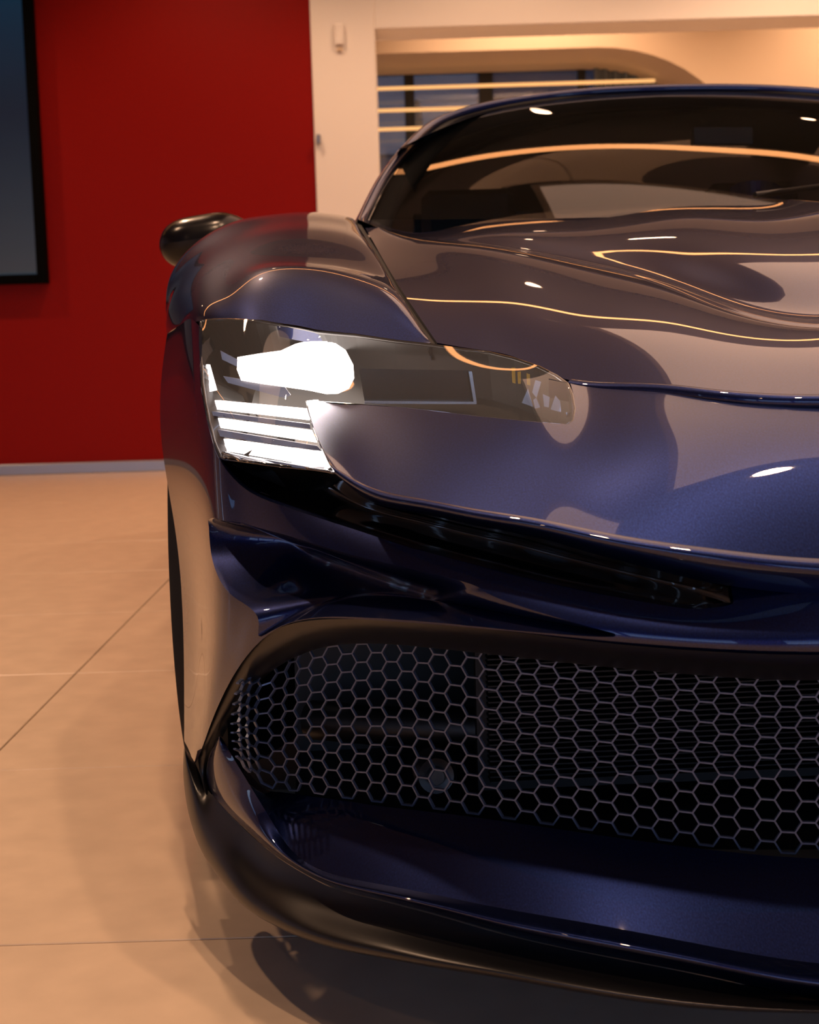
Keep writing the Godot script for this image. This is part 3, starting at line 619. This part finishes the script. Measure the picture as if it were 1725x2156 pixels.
# a round (or flattened) tube through points
func tube(st: SurfaceTool, pts: PackedVector3Array, r: float, seg := 8, closed := false, r_end := -1.0, cap := true) -> void:
	var n := pts.size()
	var rings := []
	var up := Vector3.UP
	for i in n:
		var a := pts[(i - 1 + n) % n] if closed or i > 0 else pts[i]
		var b := pts[(i + 1) % n] if closed or i < n - 1 else pts[i]
		var t := (b - a).normalized()
		if absf(t.dot(up)) > 0.95:
			up = Vector3.RIGHT if absf(t.x) < 0.7 else Vector3.BACK
		var x := t.cross(up).normalized()
		up = x.cross(t).normalized()
		var rr := r if r_end < 0 else lerpf(r, r_end, float(i) / (n - 1))
		var ring := []
		for k in seg:
			var w := TAU * k / seg
			var o := x * cos(w) + up * sin(w)
			ring.append([pts[i] + o * rr, o])
		rings.append(ring)
	for i in (n if closed else n - 1):
		for k in seg:
			var q := [rings[i][k], rings[i][(k + 1) % seg], rings[(i + 1) % n][(k + 1) % seg], rings[(i + 1) % n][k]]
			for t in [0, 1, 2, 0, 2, 3]:
				st.set_normal(q[t][1])
				st.set_uv(Vector2(float(k) / seg, float(i) / n))
				st.add_vertex(q[t][0])
	if cap and not closed:
		for e in [0, n - 1]:
			var nn := (pts[e] - pts[1 if e == 0 else n - 2]).normalized()
			for k in range(1, seg - 1):
				tri(st, rings[e][0][0], rings[e][k][0], rings[e][k + 1][0], nn)

# a solid of revolution about an axis: profile holds (radius, along)
func lathe(st: SurfaceTool, at: Vector3, axis: Vector3, profile: Array, seg := 32, arc := TAU) -> void:
	var x := axis.cross(Vector3.UP if absf(axis.y) < 0.9 else Vector3.RIGHT).normalized()
	var y := axis.cross(x).normalized()
	for i in profile.size() - 1:
		var a: Vector2 = profile[i]
		var b: Vector2 = profile[i + 1]
		var sl := (b - a).normalized()
		for k in seg:
			var q := []
			for e in [[a, k], [b, k], [b, k + 1], [a, k + 1]]:
				var w: float = arc * e[1] / seg
				var o := x * cos(w) + y * sin(w)
				q.append([at + o * e[0].x + axis * e[0].y, (o * sl.y - axis * sl.x).normalized()])
			for t in [0, 1, 2, 0, 2, 3]:
				st.set_normal(q[t][1])
				st.set_uv(Vector2(0, 0))
				st.add_vertex(q[t][0])

func smooth(pts: PackedVector3Array, n: int) -> PackedVector3Array:
	var t := PackedFloat64Array([0.0])
	for i in range(1, pts.size()):
		t.append(t[i - 1] + (pts[i] - pts[i - 1]).length())
	var m := spl(t, pts)
	var o := PackedVector3Array()
	for i in n:
		o.append(ev(t, pts, m, t[t.size() - 1] * i / (n - 1)))
	return o

func uvs(called: String) -> PackedVector2Array:
	var o := PackedVector2Array()
	var f: Array = POLY[called]
	for i in f.size() / 2:
		o.append(Vector2(f[i * 2], f[i * 2 + 1]) * 0.001)
	return o

func rounded(uv: PackedVector2Array, n: int) -> PackedVector2Array:
	var p := PackedVector3Array()
	for q in uv:
		p.append(Vector3(q.x, q.y, 0))
	var o := PackedVector2Array()
	for q in smooth(p, n):
		o.append(Vector2(q.x, q.y))
	return o

func pts3(flat: Array) -> PackedVector3Array:
	var o := PackedVector3Array()
	for i in flat.size() / 3:
		o.append(Vector3(flat[i * 3], flat[i * 3 + 1], flat[i * 3 + 2]))
	return o

# ------------------------------------------------------------------ scene helpers
func part(parent: Node, called: String, m: Mesh, mat: Material, label := "") -> MeshInstance3D:
	var o := MeshInstance3D.new()
	o.name = called
	o.mesh = m
	o.material_override = mat
	parent.add_child(o, true)
	if label:
		o.set_meta("label", label)
	return o

func struct(called: String, m: Mesh, mat: Material, label: String, category := "") -> MeshInstance3D:
	var o := part(self, called, m, mat, label)
	o.set_meta("kind", "structure")
	if category:
		o.set_meta("category", category)
	return o

func thing(called: String, label: String, category: String, at := Vector3.ZERO, turn := 0.0, group := "") -> Node3D:
	var o := Node3D.new()
	o.name = called
	add_child(o, true)
	o.position = at
	o.rotation.y = turn
	o.set_meta("label", label)
	o.set_meta("category", category)
	if group:
		o.set_meta("group", group)
	return o

func mat(c: Color, rough := 0.5, metal := 0.0, spec := 0.5) -> StandardMaterial3D:
	var m := StandardMaterial3D.new()
	m.albedo_color = c
	m.roughness = rough
	m.metallic = metal
	m.metallic_specular = spec
	return m

func glow(c: Color, energy: float) -> StandardMaterial3D:
	var m := mat(c, 0.5)
	m.emission_enabled = true
	m.emission = c
	m.emission_energy_multiplier = energy
	return m

func pane(c: Color, alpha: float, rough := 0.0) -> StandardMaterial3D:
	var m := mat(c, rough)
	m.transparency = BaseMaterial3D.TRANSPARENCY_ALPHA
	m.albedo_color.a = alpha
	return m

# ------------------------------------------------------------------ the car
func both(called: String, parent: Node3D, build: Callable, m: Material, label := "") -> Array:
	# the same part for the right side (x < 0) and mirrored for the left
	return [part(parent, called, build.call(false), m, label), part(parent, called, build.call(true), m, label)]

func crv(called: String, mirror := false) -> PackedVector3Array:
	var p := pts3(CURVE[called])
	return flipped(p) if mirror else p

# a polygon of points thickened along a direction
func prism(poly: PackedVector3Array, back: Vector3) -> ArrayMesh:
	var st := tool()
	var c := Vector3.ZERO
	for p in poly:
		c += p / poly.size()
	for k in poly.size():
		var a := poly[k]
		var b := poly[(k + 1) % poly.size()]
		tri(st, c, a, b, -back.normalized())
		tri(st, c + back, a + back, b + back, back.normalized())
		quad(st, a, b, b + back, a + back, (a + b) / 2 - c)
	return wound(st)

func edge_fold(st: SurfaceTool, g: Dictionary, line: Array, depth: float, toward := Vector3.ZERO) -> void:
	# turns a panel's edge inward: line holds (u, v) points
	for k in line.size() - 1:
		var a := sample(g, line[k].x, line[k].y)
		var b := sample(g, line[k + 1].x, line[k + 1].y)
		var da := -sample(g, line[k].x, line[k].y, "n") * depth if toward == Vector3.ZERO else toward * depth
		var db := -sample(g, line[k + 1].x, line[k + 1].y, "n") * depth if toward == Vector3.ZERO else toward * depth
		quad(st, a, b, b + db, a + da)

func row_line(v: float, n: int, u0 := 0.0, u1 := 1.0) -> Array:
	var o := []
	for i in n:
		o.append(Vector2(lerpf(u0, u1, float(i) / (n - 1)), v))
	return o

func col_line(u: float, n: int) -> Array:
	var o := []
	for i in n:
		o.append(Vector2(u, float(i) / (n - 1)))
	return o

func other_uv(p: PackedVector2Array) -> PackedVector2Array:
	var o := PackedVector2Array()
	for q in p:
		o.append(Vector2(1.0 - q.x, q.y))
	o.reverse()
	return o

func build_car() -> void:
	car = thing("sports_car", "dark metallic blue sports car with lit headlight parked on the tiles", "car", Vector3(0.69, 0, -1.2), deg_to_rad(3.0))
	body_front()
	lower_front()
	headlights()
	glasshouse()
	rear_body()
	wheels()
	cabin()

func body_front() -> void:
	# lower bumper with the openings for lamp, slot and cooling pocket left out
	var g := grid(net("fascia"), 281, 61)
	var lip := rounded(uvs("lip"), 90)
	var cut := PackedVector2Array(lip)
	cut.append(Vector2(lip[lip.size() - 1].x, -0.1))
	cut.append(Vector2(lip[0].x, -0.1))
	var top := rounded(uvs("pocket_top"), 41)
	var bot := rounded(uvs("pocket_bottom"), 41)
	var pocket := PackedVector2Array(top)
	for k in range(bot.size() - 1, -1, -1):
		pocket.append(bot[k])
	var st := sheet(g, [cut, other_uv(cut), pocket, other_uv(pocket)])
	edge_fold(st, g, Array(lip), 0.02, Vector3(0.1, 0, -1))
	edge_fold(st, g, Array(other_uv(lip)), 0.02, Vector3(-0.1, 0, -1))
	edge_fold(st, g, col_line(0.0, 40), 0.03, Vector3(1, 0, 0))
	edge_fold(st, g, col_line(1.0, 40), 0.03, Vector3(-1, 0, 0))
	part(car, "front_bumper", wound(st), M.paint)
	for flip in [false, true]:
		# cooling pocket: a hollow pressed into the bumper
		var p := PackedVector3Array()
		var nu := 81
		var nv := 33
		for i in nu:
			var a := float(i) / (nu - 1)
			var ka := a * 40.0
			var k0 := mini(int(ka), 39)
			var t0: Vector2 = top[k0].lerp(top[k0 + 1], ka - k0)
			var b0: Vector2 = bot[k0].lerp(bot[k0 + 1], ka - k0)
			for j in nv:
				var b := float(j) / (nv - 1)
				var q := t0.lerp(b0, b)
				var shape := pow(sin(PI / 2 * b / 0.5), 1.4) if b < 0.5 else pow(cos(PI / 2 * (b - 0.5) / 0.5), 0.9)
				var depth := 0.10 * (1.0 - exp(-pow(a / 0.14, 1.4))) * pow(1.0 - a, 0.8) * shape
				var w := sample(g, q.x, q.y) - sample(g, q.x, q.y, "n") * depth + Vector3(depth * 0.3, 0, 0)
				p.append(Vector3(-w.x, w.y, w.z) if flip else w)
		part(car, "cooling_pocket", wound(sheet(with_normals({"nu": nu, "nv": nv, "p": p}, Vector3(0, 0.35, -1.3)))), M.paint)
	for flip in [false, true]:
		var s := grid(other_side(net("slot")) if flip else net("slot"), 97, 25, Vector3(0, 0.35, -1.3))
		part(car, "air_slot", wound(sheet(s)), M.gloss, "gloss black air slot under the nose")
	# nose panel
	var n := grid(net("nose"), 261, 51)
	var lc := uvs("lampcut")
	var hole := PackedVector2Array(lc)
	hole.append(Vector2(0.10, -0.2))
	hole.append(Vector2(-0.1, -0.2))
	hole.append(Vector2(-0.1, lc[0].y))
	var sn := sheet(n, [hole, other_uv(hole)])
	edge_fold(sn, n, Array(lc), 0.02)
	edge_fold(sn, n, Array(other_uv(lc)), 0.02)
	edge_fold(sn, n, row_line(0.0, 60, 0.16, 0.84), 0.02)
	for side in [0.0, 1.0]:
		var line := []
		for k in 20:
			line.append(Vector2(side, lerpf(lc[0].y, 1.0, k / 19.0)))
		edge_fold(sn, n, line, 0.03, Vector3(0.4 - 0.8 * side, 0, -1))
	sheet(grid(net("nose_roll"), 261, 21, Vector3(0, 0.35, -1.3)), [], [], sn)
	part(car, "nose_panel", wound(sn), M.paint)
	# bonnet and wings
	var h := grid(net("hood"), 181, 91)
	var sh := sheet(h)
	edge_fold(sh, h, row_line(0.0, 90), 0.02)
	edge_fold(sh, h, row_line(1.0, 90), 0.03)
	edge_fold(sh, h, col_line(0.0, 60), 0.02, Vector3.DOWN)
	edge_fold(sh, h, col_line(1.0, 60), 0.02, Vector3.DOWN)
	var edge := PackedVector3Array()
	for k in 121:
		var u := lerpf(0.217, 0.783, k / 120.0)
		edge.append(sample(h, u, 0.0) - sample(h, u, 0.0, "n") * 0.0065 + Vector3(0, 0, 0.001))
	tube(sh, edge, 0.007, 12)
	part(car, "bonnet", wound(sh), M.paint)
	for flip in [false, true]:
		var f := grid(other_side(net("fender")) if flip else net("fender"), 81, 71)
		var sf := sheet(f)
		edge_fold(sf, f, row_line(0.0, 60), 0.02)
		edge_fold(sf, f, col_line(0.0, 60), 0.03, Vector3(-1 if flip else 1, 0, 0))
		edge_fold(sf, f, col_line(1.0, 60), 0.02, Vector3.DOWN)
		part(car, "front_wing", wound(sf), M.paint)
		var gap := tool()
		var line := smooth(crv("gap", flip), 40)
		for k in line.size():
			line[k] += Vector3(0, -0.009, 0)
		tube(gap, line, 0.007, 8)
		part(car, "bonnet_gap", wound(gap), M.rubber)

func lower_front() -> void:
	var e := grid(net("lip_edge"), 241, 15)
	part(car, "chin_edge", wound(sheet(e)), M.paint)
	var t := grid(net("lip_top"), 241, 15)
	part(car, "chin_panel", wound(sheet(t)), M.paint)
	var s := grid(net("splitter"), 241, 31)
	part(car, "splitter", wound(sheet(s)), M.satin, "satin black front splitter blade")
	var r := grid(net("rim"), 241, 17)
	part(car, "grille_surround", wound(sheet(r)), M.satin)
	grille()
	# what lies behind the mesh
	part(car, "intake_box", wound(intake_box()), M.black)
	var fins := tool()
	for k in 34:
		box(fins, Vector3(0, 0.215 + k * 0.0055, -0.34), Vector3(0.60, 0, 0), Vector3(0, 0.0008, 0), Vector3(0, 0, 0.012))
	box(fins, Vector3(0, 0.30, -0.362), Vector3(0.61, 0, 0), Vector3(0, 0.10, 0), Vector3(0, 0, 0.01))
	part(car, "radiator", wound(fins), mat(Color(0.06, 0.06, 0.06), 0.5, 0.4))
	for sx: float in [-1.0, 1.0]:
		var duct := tool()
		tube(duct, PackedVector3Array([Vector3(0.78 * sx, 0.245, -0.50), Vector3(0.70 * sx, 0.25, -0.44), Vector3(0.60 * sx, 0.252, -0.40)]), 0.022, 14)
		part(car, "coolant_pipe", wound(duct), M.black)
		var pod := tool()
		lathe(pod, Vector3(0.655 * sx, 0.225, -0.33), Vector3(0, 0.1, 1).normalized(), [Vector2(0.0, 0.012), Vector2(0.008, 0.012), Vector2(0.010, 0.004), Vector2(0.018, 0.006), Vector2(0.022, 0.0), Vector2(0.022, -0.04)], 24)
		part(car, "parking_sensor", wound(pod), M.satin)

func nose_plan(x: float) -> float:
	return -0.95 * (1.0 - pow(1.0 - pow(minf(absf(x) / 0.975, 1.0), 3.2), 0.4167))

func intake_box() -> SurfaceTool:
	# floor, roof and back of the air intake, following the nose in plan
	var st := tool()
	var n := 24
	for k in n:
		var x0 := lerpf(-0.80, 0.80, float(k) / n)
		var x1 := lerpf(-0.80, 0.80, float(k + 1) / n)
		for y: float in [0.185, 0.402]:
			quad(st, Vector3(x0, y, nose_plan(x0) - 0.16), Vector3(x1, y, nose_plan(x1) - 0.16), Vector3(x1, y, -0.60), Vector3(x0, y, -0.60), Vector3(0, 0.3 - y, 0))
	box(st, Vector3(0, 0.29, -0.60), Vector3(0.80, 0, 0), Vector3(0, 0.12, 0), Vector3(0, 0, 0.01))
	for sx: float in [-1.0, 1.0]:
		quad(st, Vector3(0.87 * sx, 0.20, -0.44), Vector3(0.87 * sx, 0.40, -0.44), Vector3(0.80 * sx, 0.40, -0.60), Vector3(0.80 * sx, 0.20, -0.60), Vector3(-sx, 0, 0.5))
	return st

func grille() -> void:
	# honeycomb of thin walls laid along the grille surface
	var g := grid(net("grille"), 401, 41, Vector3(0, 0.3, -1.3))
	var length := 0.0
	var arc := PackedFloat64Array([0.0])
	for i in range(1, 401):
		arc.append(arc[i - 1] + sample(g, i / 400.0, 0.5).distance_to(sample(g, (i - 1) / 400.0, 0.5)))
	length = arc[400]
	var a := 0.0122
	var height := sample(g, 0.5, 0.0).distance_to(sample(g, 0.5, 1.0))
	var place := func(x: float, y: float) -> Array:
		var s := x + length / 2
		var i := clampi(arc.bsearch(s), 1, 400)
		var u := (i - 1 + (s - arc[i - 1]) / (arc[i] - arc[i - 1])) / 400.0
		return [u, y / height]
	var st := tool()
	var dy := a * sqrt(3.0)
	for ci in range(-60, 61):
		for ri in range(-1, int(height / dy) + 3):
			var x := ci * 1.5 * a
			var y := ri * dy + (dy / 2 if ci % 2 != 0 else 0.0)
			var corner := []
			for k in 4:
				var w := PI / 3 * k
				corner.append(Vector2(x + a * cos(w), y - a * sin(w)))
			for k in 3:
				var q0: Array = place.call(corner[k].x, corner[k].y)
				var q1: Array = place.call(corner[k + 1].x, corner[k + 1].y)
				if minf(q0[0], q1[0]) < 0.0 or maxf(q0[0], q1[0]) > 1.0 or minf(q0[1], q1[1]) < 0.0 or maxf(q0[1], q1[1]) > 1.0:
					continue
				var p0 := sample(g, q0[0], q0[1])
				var p1 := sample(g, q1[0], q1[1])
				var n := sample(g, q0[0], q0[1], "n")
				var dir := (p1 - p0).normalized()
				var side := n.cross(dir).normalized()
				box(st, (p0 + p1) / 2, dir * (p0.distance_to(p1) / 2 + 0.0006), side * 0.0008, n * 0.0016)
	part(car, "grille_mesh", wound(st), M.wire, "dark grey honeycomb grille mesh")

func headlights() -> void:
	for flip in [false, true]:
		var h := Node3D.new()
		h.name = "headlight"
		car.add_child(h, true)
		h.set_meta("label", "lit headlight with three white light bars")
		var cols := other_side(net("lens")) if flip else net("lens")
		var g := grid(cols, 141, 61, Vector3(0, 0.35, -1.3))
		var outline := inside_square(uvs("lens"))
		part(h, "lens_cover", wound(sheet(g, [], [outline])), M.lens)
		# bowl behind the cover
		var deep := {"nu": g.nu, "nv": g.nv, "p": PackedVector3Array(g.p)}
		for k in deep.p.size():
			deep.p[k] -= g.n[k] * 0.055
		var bowl := sheet(with_normals(deep), [], [outline])
		for k in outline.size():
			var q := outline[k]
			var q2 := outline[(k + 1) % outline.size()]
			var a := sample(g, q.x, q.y)
			var b := sample(g, q2.x, q2.y)
			quad(bowl, a, b, sample(deep, q2.x, q2.y), sample(deep, q.x, q.y))
		part(h, "bowl", wound(bowl), M.lamp_black)
		var seal := tool()
		var ring := PackedVector3Array()
		for q in outline:
			ring.append(sample(g, q.x, q.y) - sample(g, q.x, q.y, "n") * 0.002)
		tube(seal, ring, 0.0022, 6, true)
		part(h, "seal", wound(seal), M.gloss)
		for b in ["bar_1", "bar_2", "bar_3", "bar_side"]:
			part(h, "light_bar", prism(crv(b, flip), Vector3(0, 0, -0.012)), M.led, "glowing white light bar")
		for b in ["guide_1", "guide_2", "guide_3"]:
			part(h, "light_guide", prism(crv(b, flip), Vector3(0, 0, -0.01)), M.silver)
		part(h, "lamp_with_bloom", prism(crv("lamp_bloom", flip), Vector3(0, 0, -0.02)), M.beam, "glowing white main lamp with its bloom built into the outline")  # shaped like the bloom around the light; the lamp itself is smaller
		var beam := SpotLight3D.new()
		beam.name = "light"
		beam.light_color = Color(1.0, 0.94, 0.90)
		beam.light_energy = 0.14
		beam.spot_angle = 55.0
		beam.spot_range = 12.0
		beam.spot_attenuation = 2.0
		beam.light_size = 0.03
		beam.shadow_enabled = true
		h.add_child(beam, true)
		beam.position = crv("projector", flip)[0] + Vector3(0, 0, 0.02)
		beam.basis = Basis.looking_at(Vector3(0, -0.12, 1))
		part(h, "reflector_flag", prism(crv("flag", flip), Vector3(0, 0, -0.006)), M.silver)
		part(h, "carrier", prism(crv("carrier", flip), Vector3(0, 0, -0.01)), M.silver)
		part(h, "side_module", prism(crv("window_module", flip), Vector3(0, 0, -0.02)), M.gloss)
		part(h, "module_trim", prism(crv("edge_b", flip), Vector3(0, 0, -0.004)), M.chrome)
		part(h, "module_trim", prism(crv("edge_r", flip), Vector3(0, 0, -0.004)), M.chrome)
		for k in 6:
			var f := crv("facet_%d" % (k + 1), flip)
			f[0] += Vector3(0, 0, 0.006 * (1 if k % 2 else -1))
			part(h, "reflector_facet", prism(f, Vector3(0, 0, -0.006)), M.chrome)
		for k in 3:
			part(h, "reflection_strip", prism(crv("yellow_glint_%d" % (k + 1), flip), Vector3(0, 0, -0.004)), M.yellow_glint)  # reflections in the lamp, built as small yellow prisms

func inside_square(p: PackedVector2Array) -> PackedVector2Array:
	var o := PackedVector2Array()
	for q in p:
		o.append(q.clamp(Vector2(0, 0), Vector2(1, 1)))
	return o

func glasshouse() -> void:
	var g := grid(net("windshield"), 121, 41, Vector3(0, 0.8, -2.2))
	part(car, "windscreen", wound(sheet(g)), M.glass)
	var rail := smooth(crv("rail"), 60)
	var left := smooth(crv("rail", true), 60)
	left.reverse()
	rail.append_array(left.slice(1))
	var st := tool()
	tube(st, rail, 0.010, 10)
	part(car, "windscreen_frame", wound(st), M.paint)
	var trim := tool()
	var inner := PackedVector3Array()
	for k in rail.size():
		var p := rail[k]
		inner.append(p + Vector3(-signf(p.x) * 0.028 * minf(1.0, absf(p.x) / 0.3), -0.016, -0.012))
	tube(trim, inner, 0.021, 10)
	part(car, "pillar_trim", wound(trim), M.rubber)
	# roof
	var cols := []
	for x: float in [-0.60, -0.52, -0.40, -0.2, 0.0, 0.2, 0.40, 0.52, 0.60]:
		var c := PackedVector3Array()
		var k := 1.0 - pow(absf(x) / 0.72, 4)
		for q in [[-2.10 + 0.55 * pow(absf(x) / 0.66, 3.0), 1.175], [-2.4, 1.19], [-2.8, 1.165], [-3.3, 1.06], [-3.9, 0.93]]:
			c.append(Vector3(x, q[1] - 0.16 * pow(absf(x) / 0.6, 2.6), q[0]))
		cols.append(c)
	part(car, "roof_panel", wound(sheet(grid(cols, 41, 41, Vector3(0, 0.6, -2.6)))), M.paint)
	var wip := tool()
	tube(wip, smooth(crv("wiper"), 16), 0.006, 6)
	part(car, "wiper", wound(wip), M.black)
	for flip in [false, true]:
		var sx := 1.0 if flip else -1.0
		var q := tool()
		quad(q, Vector3(0.66 * sx, 0.89, -1.5), Vector3(0.57 * sx, 1.03, -1.80), Vector3(0.56 * sx, 1.04, -2.6), Vector3(0.80 * sx, 0.88, -2.7), Vector3(sx, 0.3, 0))
		part(car, "side_window", wound(q), M.glass)
		var m := crv("mirror_axis", flip)
		var cs := []
		for k in [[0, 0, 0.001], [1, 2, 0.018], [3, 4, 0.034], [5, 6, 0.05], [7, 8, 0.056], [9, 10, 0.05], [11, 12, 0.03]]:
			var c := PackedVector3Array()
			var mid := (m[k[0]] + m[k[1]]) / 2
			var hh := maxf(m[k[0]].distance_to(m[k[1]]) / 2, 0.002)
			for j in 13:
				var w := TAU * j / 12
				c.append(mid + Vector3(0, sin(w) * hh, cos(w) * k[2]))
			cs.append(c)
		var mir := Node3D.new()
		mir.name = "door_mirror"
		car.add_child(mir, true)
		part(mir, "shell", wound(sheet(grid(cs, 33, 41, (m[7] + m[8]) / 2))), M.mirror_shell)
		var arm := tool()
		tube(arm, PackedVector3Array([(m[9] + m[10]) / 2 + Vector3(0, -0.02, 0), Vector3(0.86 * sx, 0.80, -1.70), Vector3(0.80 * sx, 0.78, -1.74)]), 0.018, 10)
		part(mir, "arm", wound(arm), M.black)

func rear_body() -> void:
	var secs := [
		[-1.46, [-0.885, 0.82], [-0.965, 0.67], [-0.955, 0.45], [-0.93, 0.15]],
		[-1.9, [-0.80, 0.85], [-0.95, 0.68], [-0.945, 0.42], [-0.94, 0.13]],
		[-2.4, [-0.78, 0.87], [-0.95, 0.70], [-0.95, 0.42], [-0.95, 0.13]],
		[-2.9, [-0.78, 0.91], [-0.97, 0.75], [-0.975, 0.48], [-0.955, 0.14]],
		[-3.3, [-0.72, 0.95], [-0.98, 0.82], [-0.985, 0.62], [-0.965, 0.30]],
		[-3.76, [-0.66, 0.94], [-0.97, 0.84], [-0.99, 0.76], [-0.985, 0.71]],
		[-4.15, [-0.62, 0.91], [-0.94, 0.82], [-0.97, 0.66], [-0.96, 0.40]],
		[-4.5, [-0.60, 0.89], [-0.86, 0.80], [-0.88, 0.60], [-0.86, 0.30]],
		[-4.68, [-0.55, 0.86], [-0.74, 0.78], [-0.76, 0.60], [-0.74, 0.32]]]
	for flip in [false, true]:
		var cols := []
		for s in secs:
			var c := PackedVector3Array()
			for k in range(1, 5):
				c.append(Vector3(-s[k][0] if flip else s[k][0], s[k][1], s[0]))
			cols.append(c)
		part(car, "body_side", wound(sheet(grid(cols, 81, 21, Vector3(0, 0.5, -2.6)))), M.paint)
	var deck := []
	for s in secs.slice(4):
		var c := PackedVector3Array()
		for k: float in [-1.0, -0.5, 0.0, 0.5, 1.0]:
			c.append(Vector3(-s[1][0] * k, s[1][1] + 0.05 * (1.0 - k * k), s[0]))
		deck.append(c)
	part(car, "engine_cover", wound(sheet(grid(deck, 31, 21, Vector3(0, 0.5, -3.6)))), M.paint)
	part(car, "tail_panel", blk(Vector3(0, 0.58, -4.66), Vector3(1.5, 0.55, 0.04), 0.01), M.black)
	part(car, "floor_pan", blk(Vector3(0, 0.125, -2.6), Vector3(1.60, 0.03, 3.9)), M.black)
	part(car, "bulkhead", blk(Vector3(0, 0.45, -0.68), Vector3(1.3, 0.5, 0.02)), M.black)

func wheels() -> void:
	for w in [[-0.832, -1.11, 0.343, 0.13], [0.832, -1.11, 0.343, 0.13], [-0.81, -3.76, 0.355, 0.155], [0.81, -3.76, 0.355, 0.155]]:
		var n := Node3D.new()
		n.name = "wheel"
		car.add_child(n, true)
		n.position = Vector3(w[0], w[2], w[1])
		var sx := signf(w[0])
		var r: float = w[2]
		var h: float = w[3]
		var t := tool()
		lathe(t, Vector3.ZERO, Vector3(sx, 0, 0), [Vector2(r - 0.09, -h), Vector2(r - 0.02, -h), Vector2(r - 0.004, -h + 0.02), Vector2(r, 0), Vector2(r - 0.004, h - 0.02), Vector2(r - 0.02, h), Vector2(r - 0.09, h), Vector2(r - 0.1, h - 0.02)], 64)
		part(n, "tyre", wound(t), M.rubber)
		var k := tool()
		lathe(k, Vector3.ZERO, Vector3(sx, 0, 0), [Vector2(r - 0.09, -h), Vector2(r - 0.1, h - 0.02), Vector2(r - 0.12, h - 0.03), Vector2(r - 0.125, -h)], 48)
		for i in 10:
			var a := TAU * i / 10
			var d := Vector3(0, sin(a), cos(a))
			box(k, d * (r * 0.36) + Vector3(sx * (h - 0.05), 0, 0), d * (r * 0.33), d.cross(Vector3.RIGHT) * 0.018, Vector3(0.012, 0, 0), 0.003)
		lathe(k, Vector3.ZERO, Vector3(sx, 0, 0), [Vector2(0.07, h - 0.07), Vector2(0.065, h - 0.03), Vector2(0.0, h - 0.025)], 24)
		part(n, "rim", wound(k), M.silver)

func cabin() -> void:
	var dash := []
	for x: float in [-0.68, -0.4, 0.0, 0.4, 0.68]:
		dash.append(PackedVector3Array([Vector3(x, 0.80, -1.25 - 0.25 * pow(absf(x) / 0.68, 2)), Vector3(x, 0.83, -1.5), Vector3(x, 0.80, -1.78), Vector3(x, 0.62, -1.86)]))
	part(car, "dashboard", wound(sheet(grid(dash, 21, 21, Vector3(0, 0.3, -1.6)))), M.seat)
	part(car, "rear_bulkhead", blk(Vector3(0, 0.60, -3.0), Vector3(1.0, 0.8, 0.05)), M.black)
	for sx: float in [-1.0, 1.0]:
		var s := tool()
		box(s, Vector3(0.37 * sx, 0.62, -2.72), Vector3(0.22, 0, 0), Vector3(0, 0.30, -0.08), Vector3(0, 0.02, 0.06), 0.03)
		box(s, Vector3(0.37 * sx, 0.95, -2.80), Vector3(0.12, 0, 0), Vector3(0, 0.09, -0.02), Vector3(0, 0.01, 0.04), 0.02)
		box(s, Vector3(0.37 * sx, 0.30, -2.40), Vector3(0.24, 0, 0), Vector3(0, 0.07, 0), Vector3(0, 0, 0.26), 0.03)
		part(car, "seat", wound(s), M.seat)
	var st := tool()
	var ring := PackedVector3Array()
	for k in 40:
		var w := TAU * k / 40
		ring.append(Vector3(-0.36 + 0.17 * cos(w), 0.735 + 0.155 * sin(w), -1.98 - 0.06 * sin(w)))
	tube(st, ring, 0.014, 8, true)
	box(st, Vector3(-0.36, 0.72, -1.97), Vector3(0.15, 0, 0), Vector3(0, 0.03, 0), Vector3(0, 0, 0.01), 0.005)
	part(car, "steering_wheel", wound(st), M.seat)
	part(car, "inner_mirror", prism(crv("inner_mirror"), Vector3(0, 0, -0.03)), M.black)
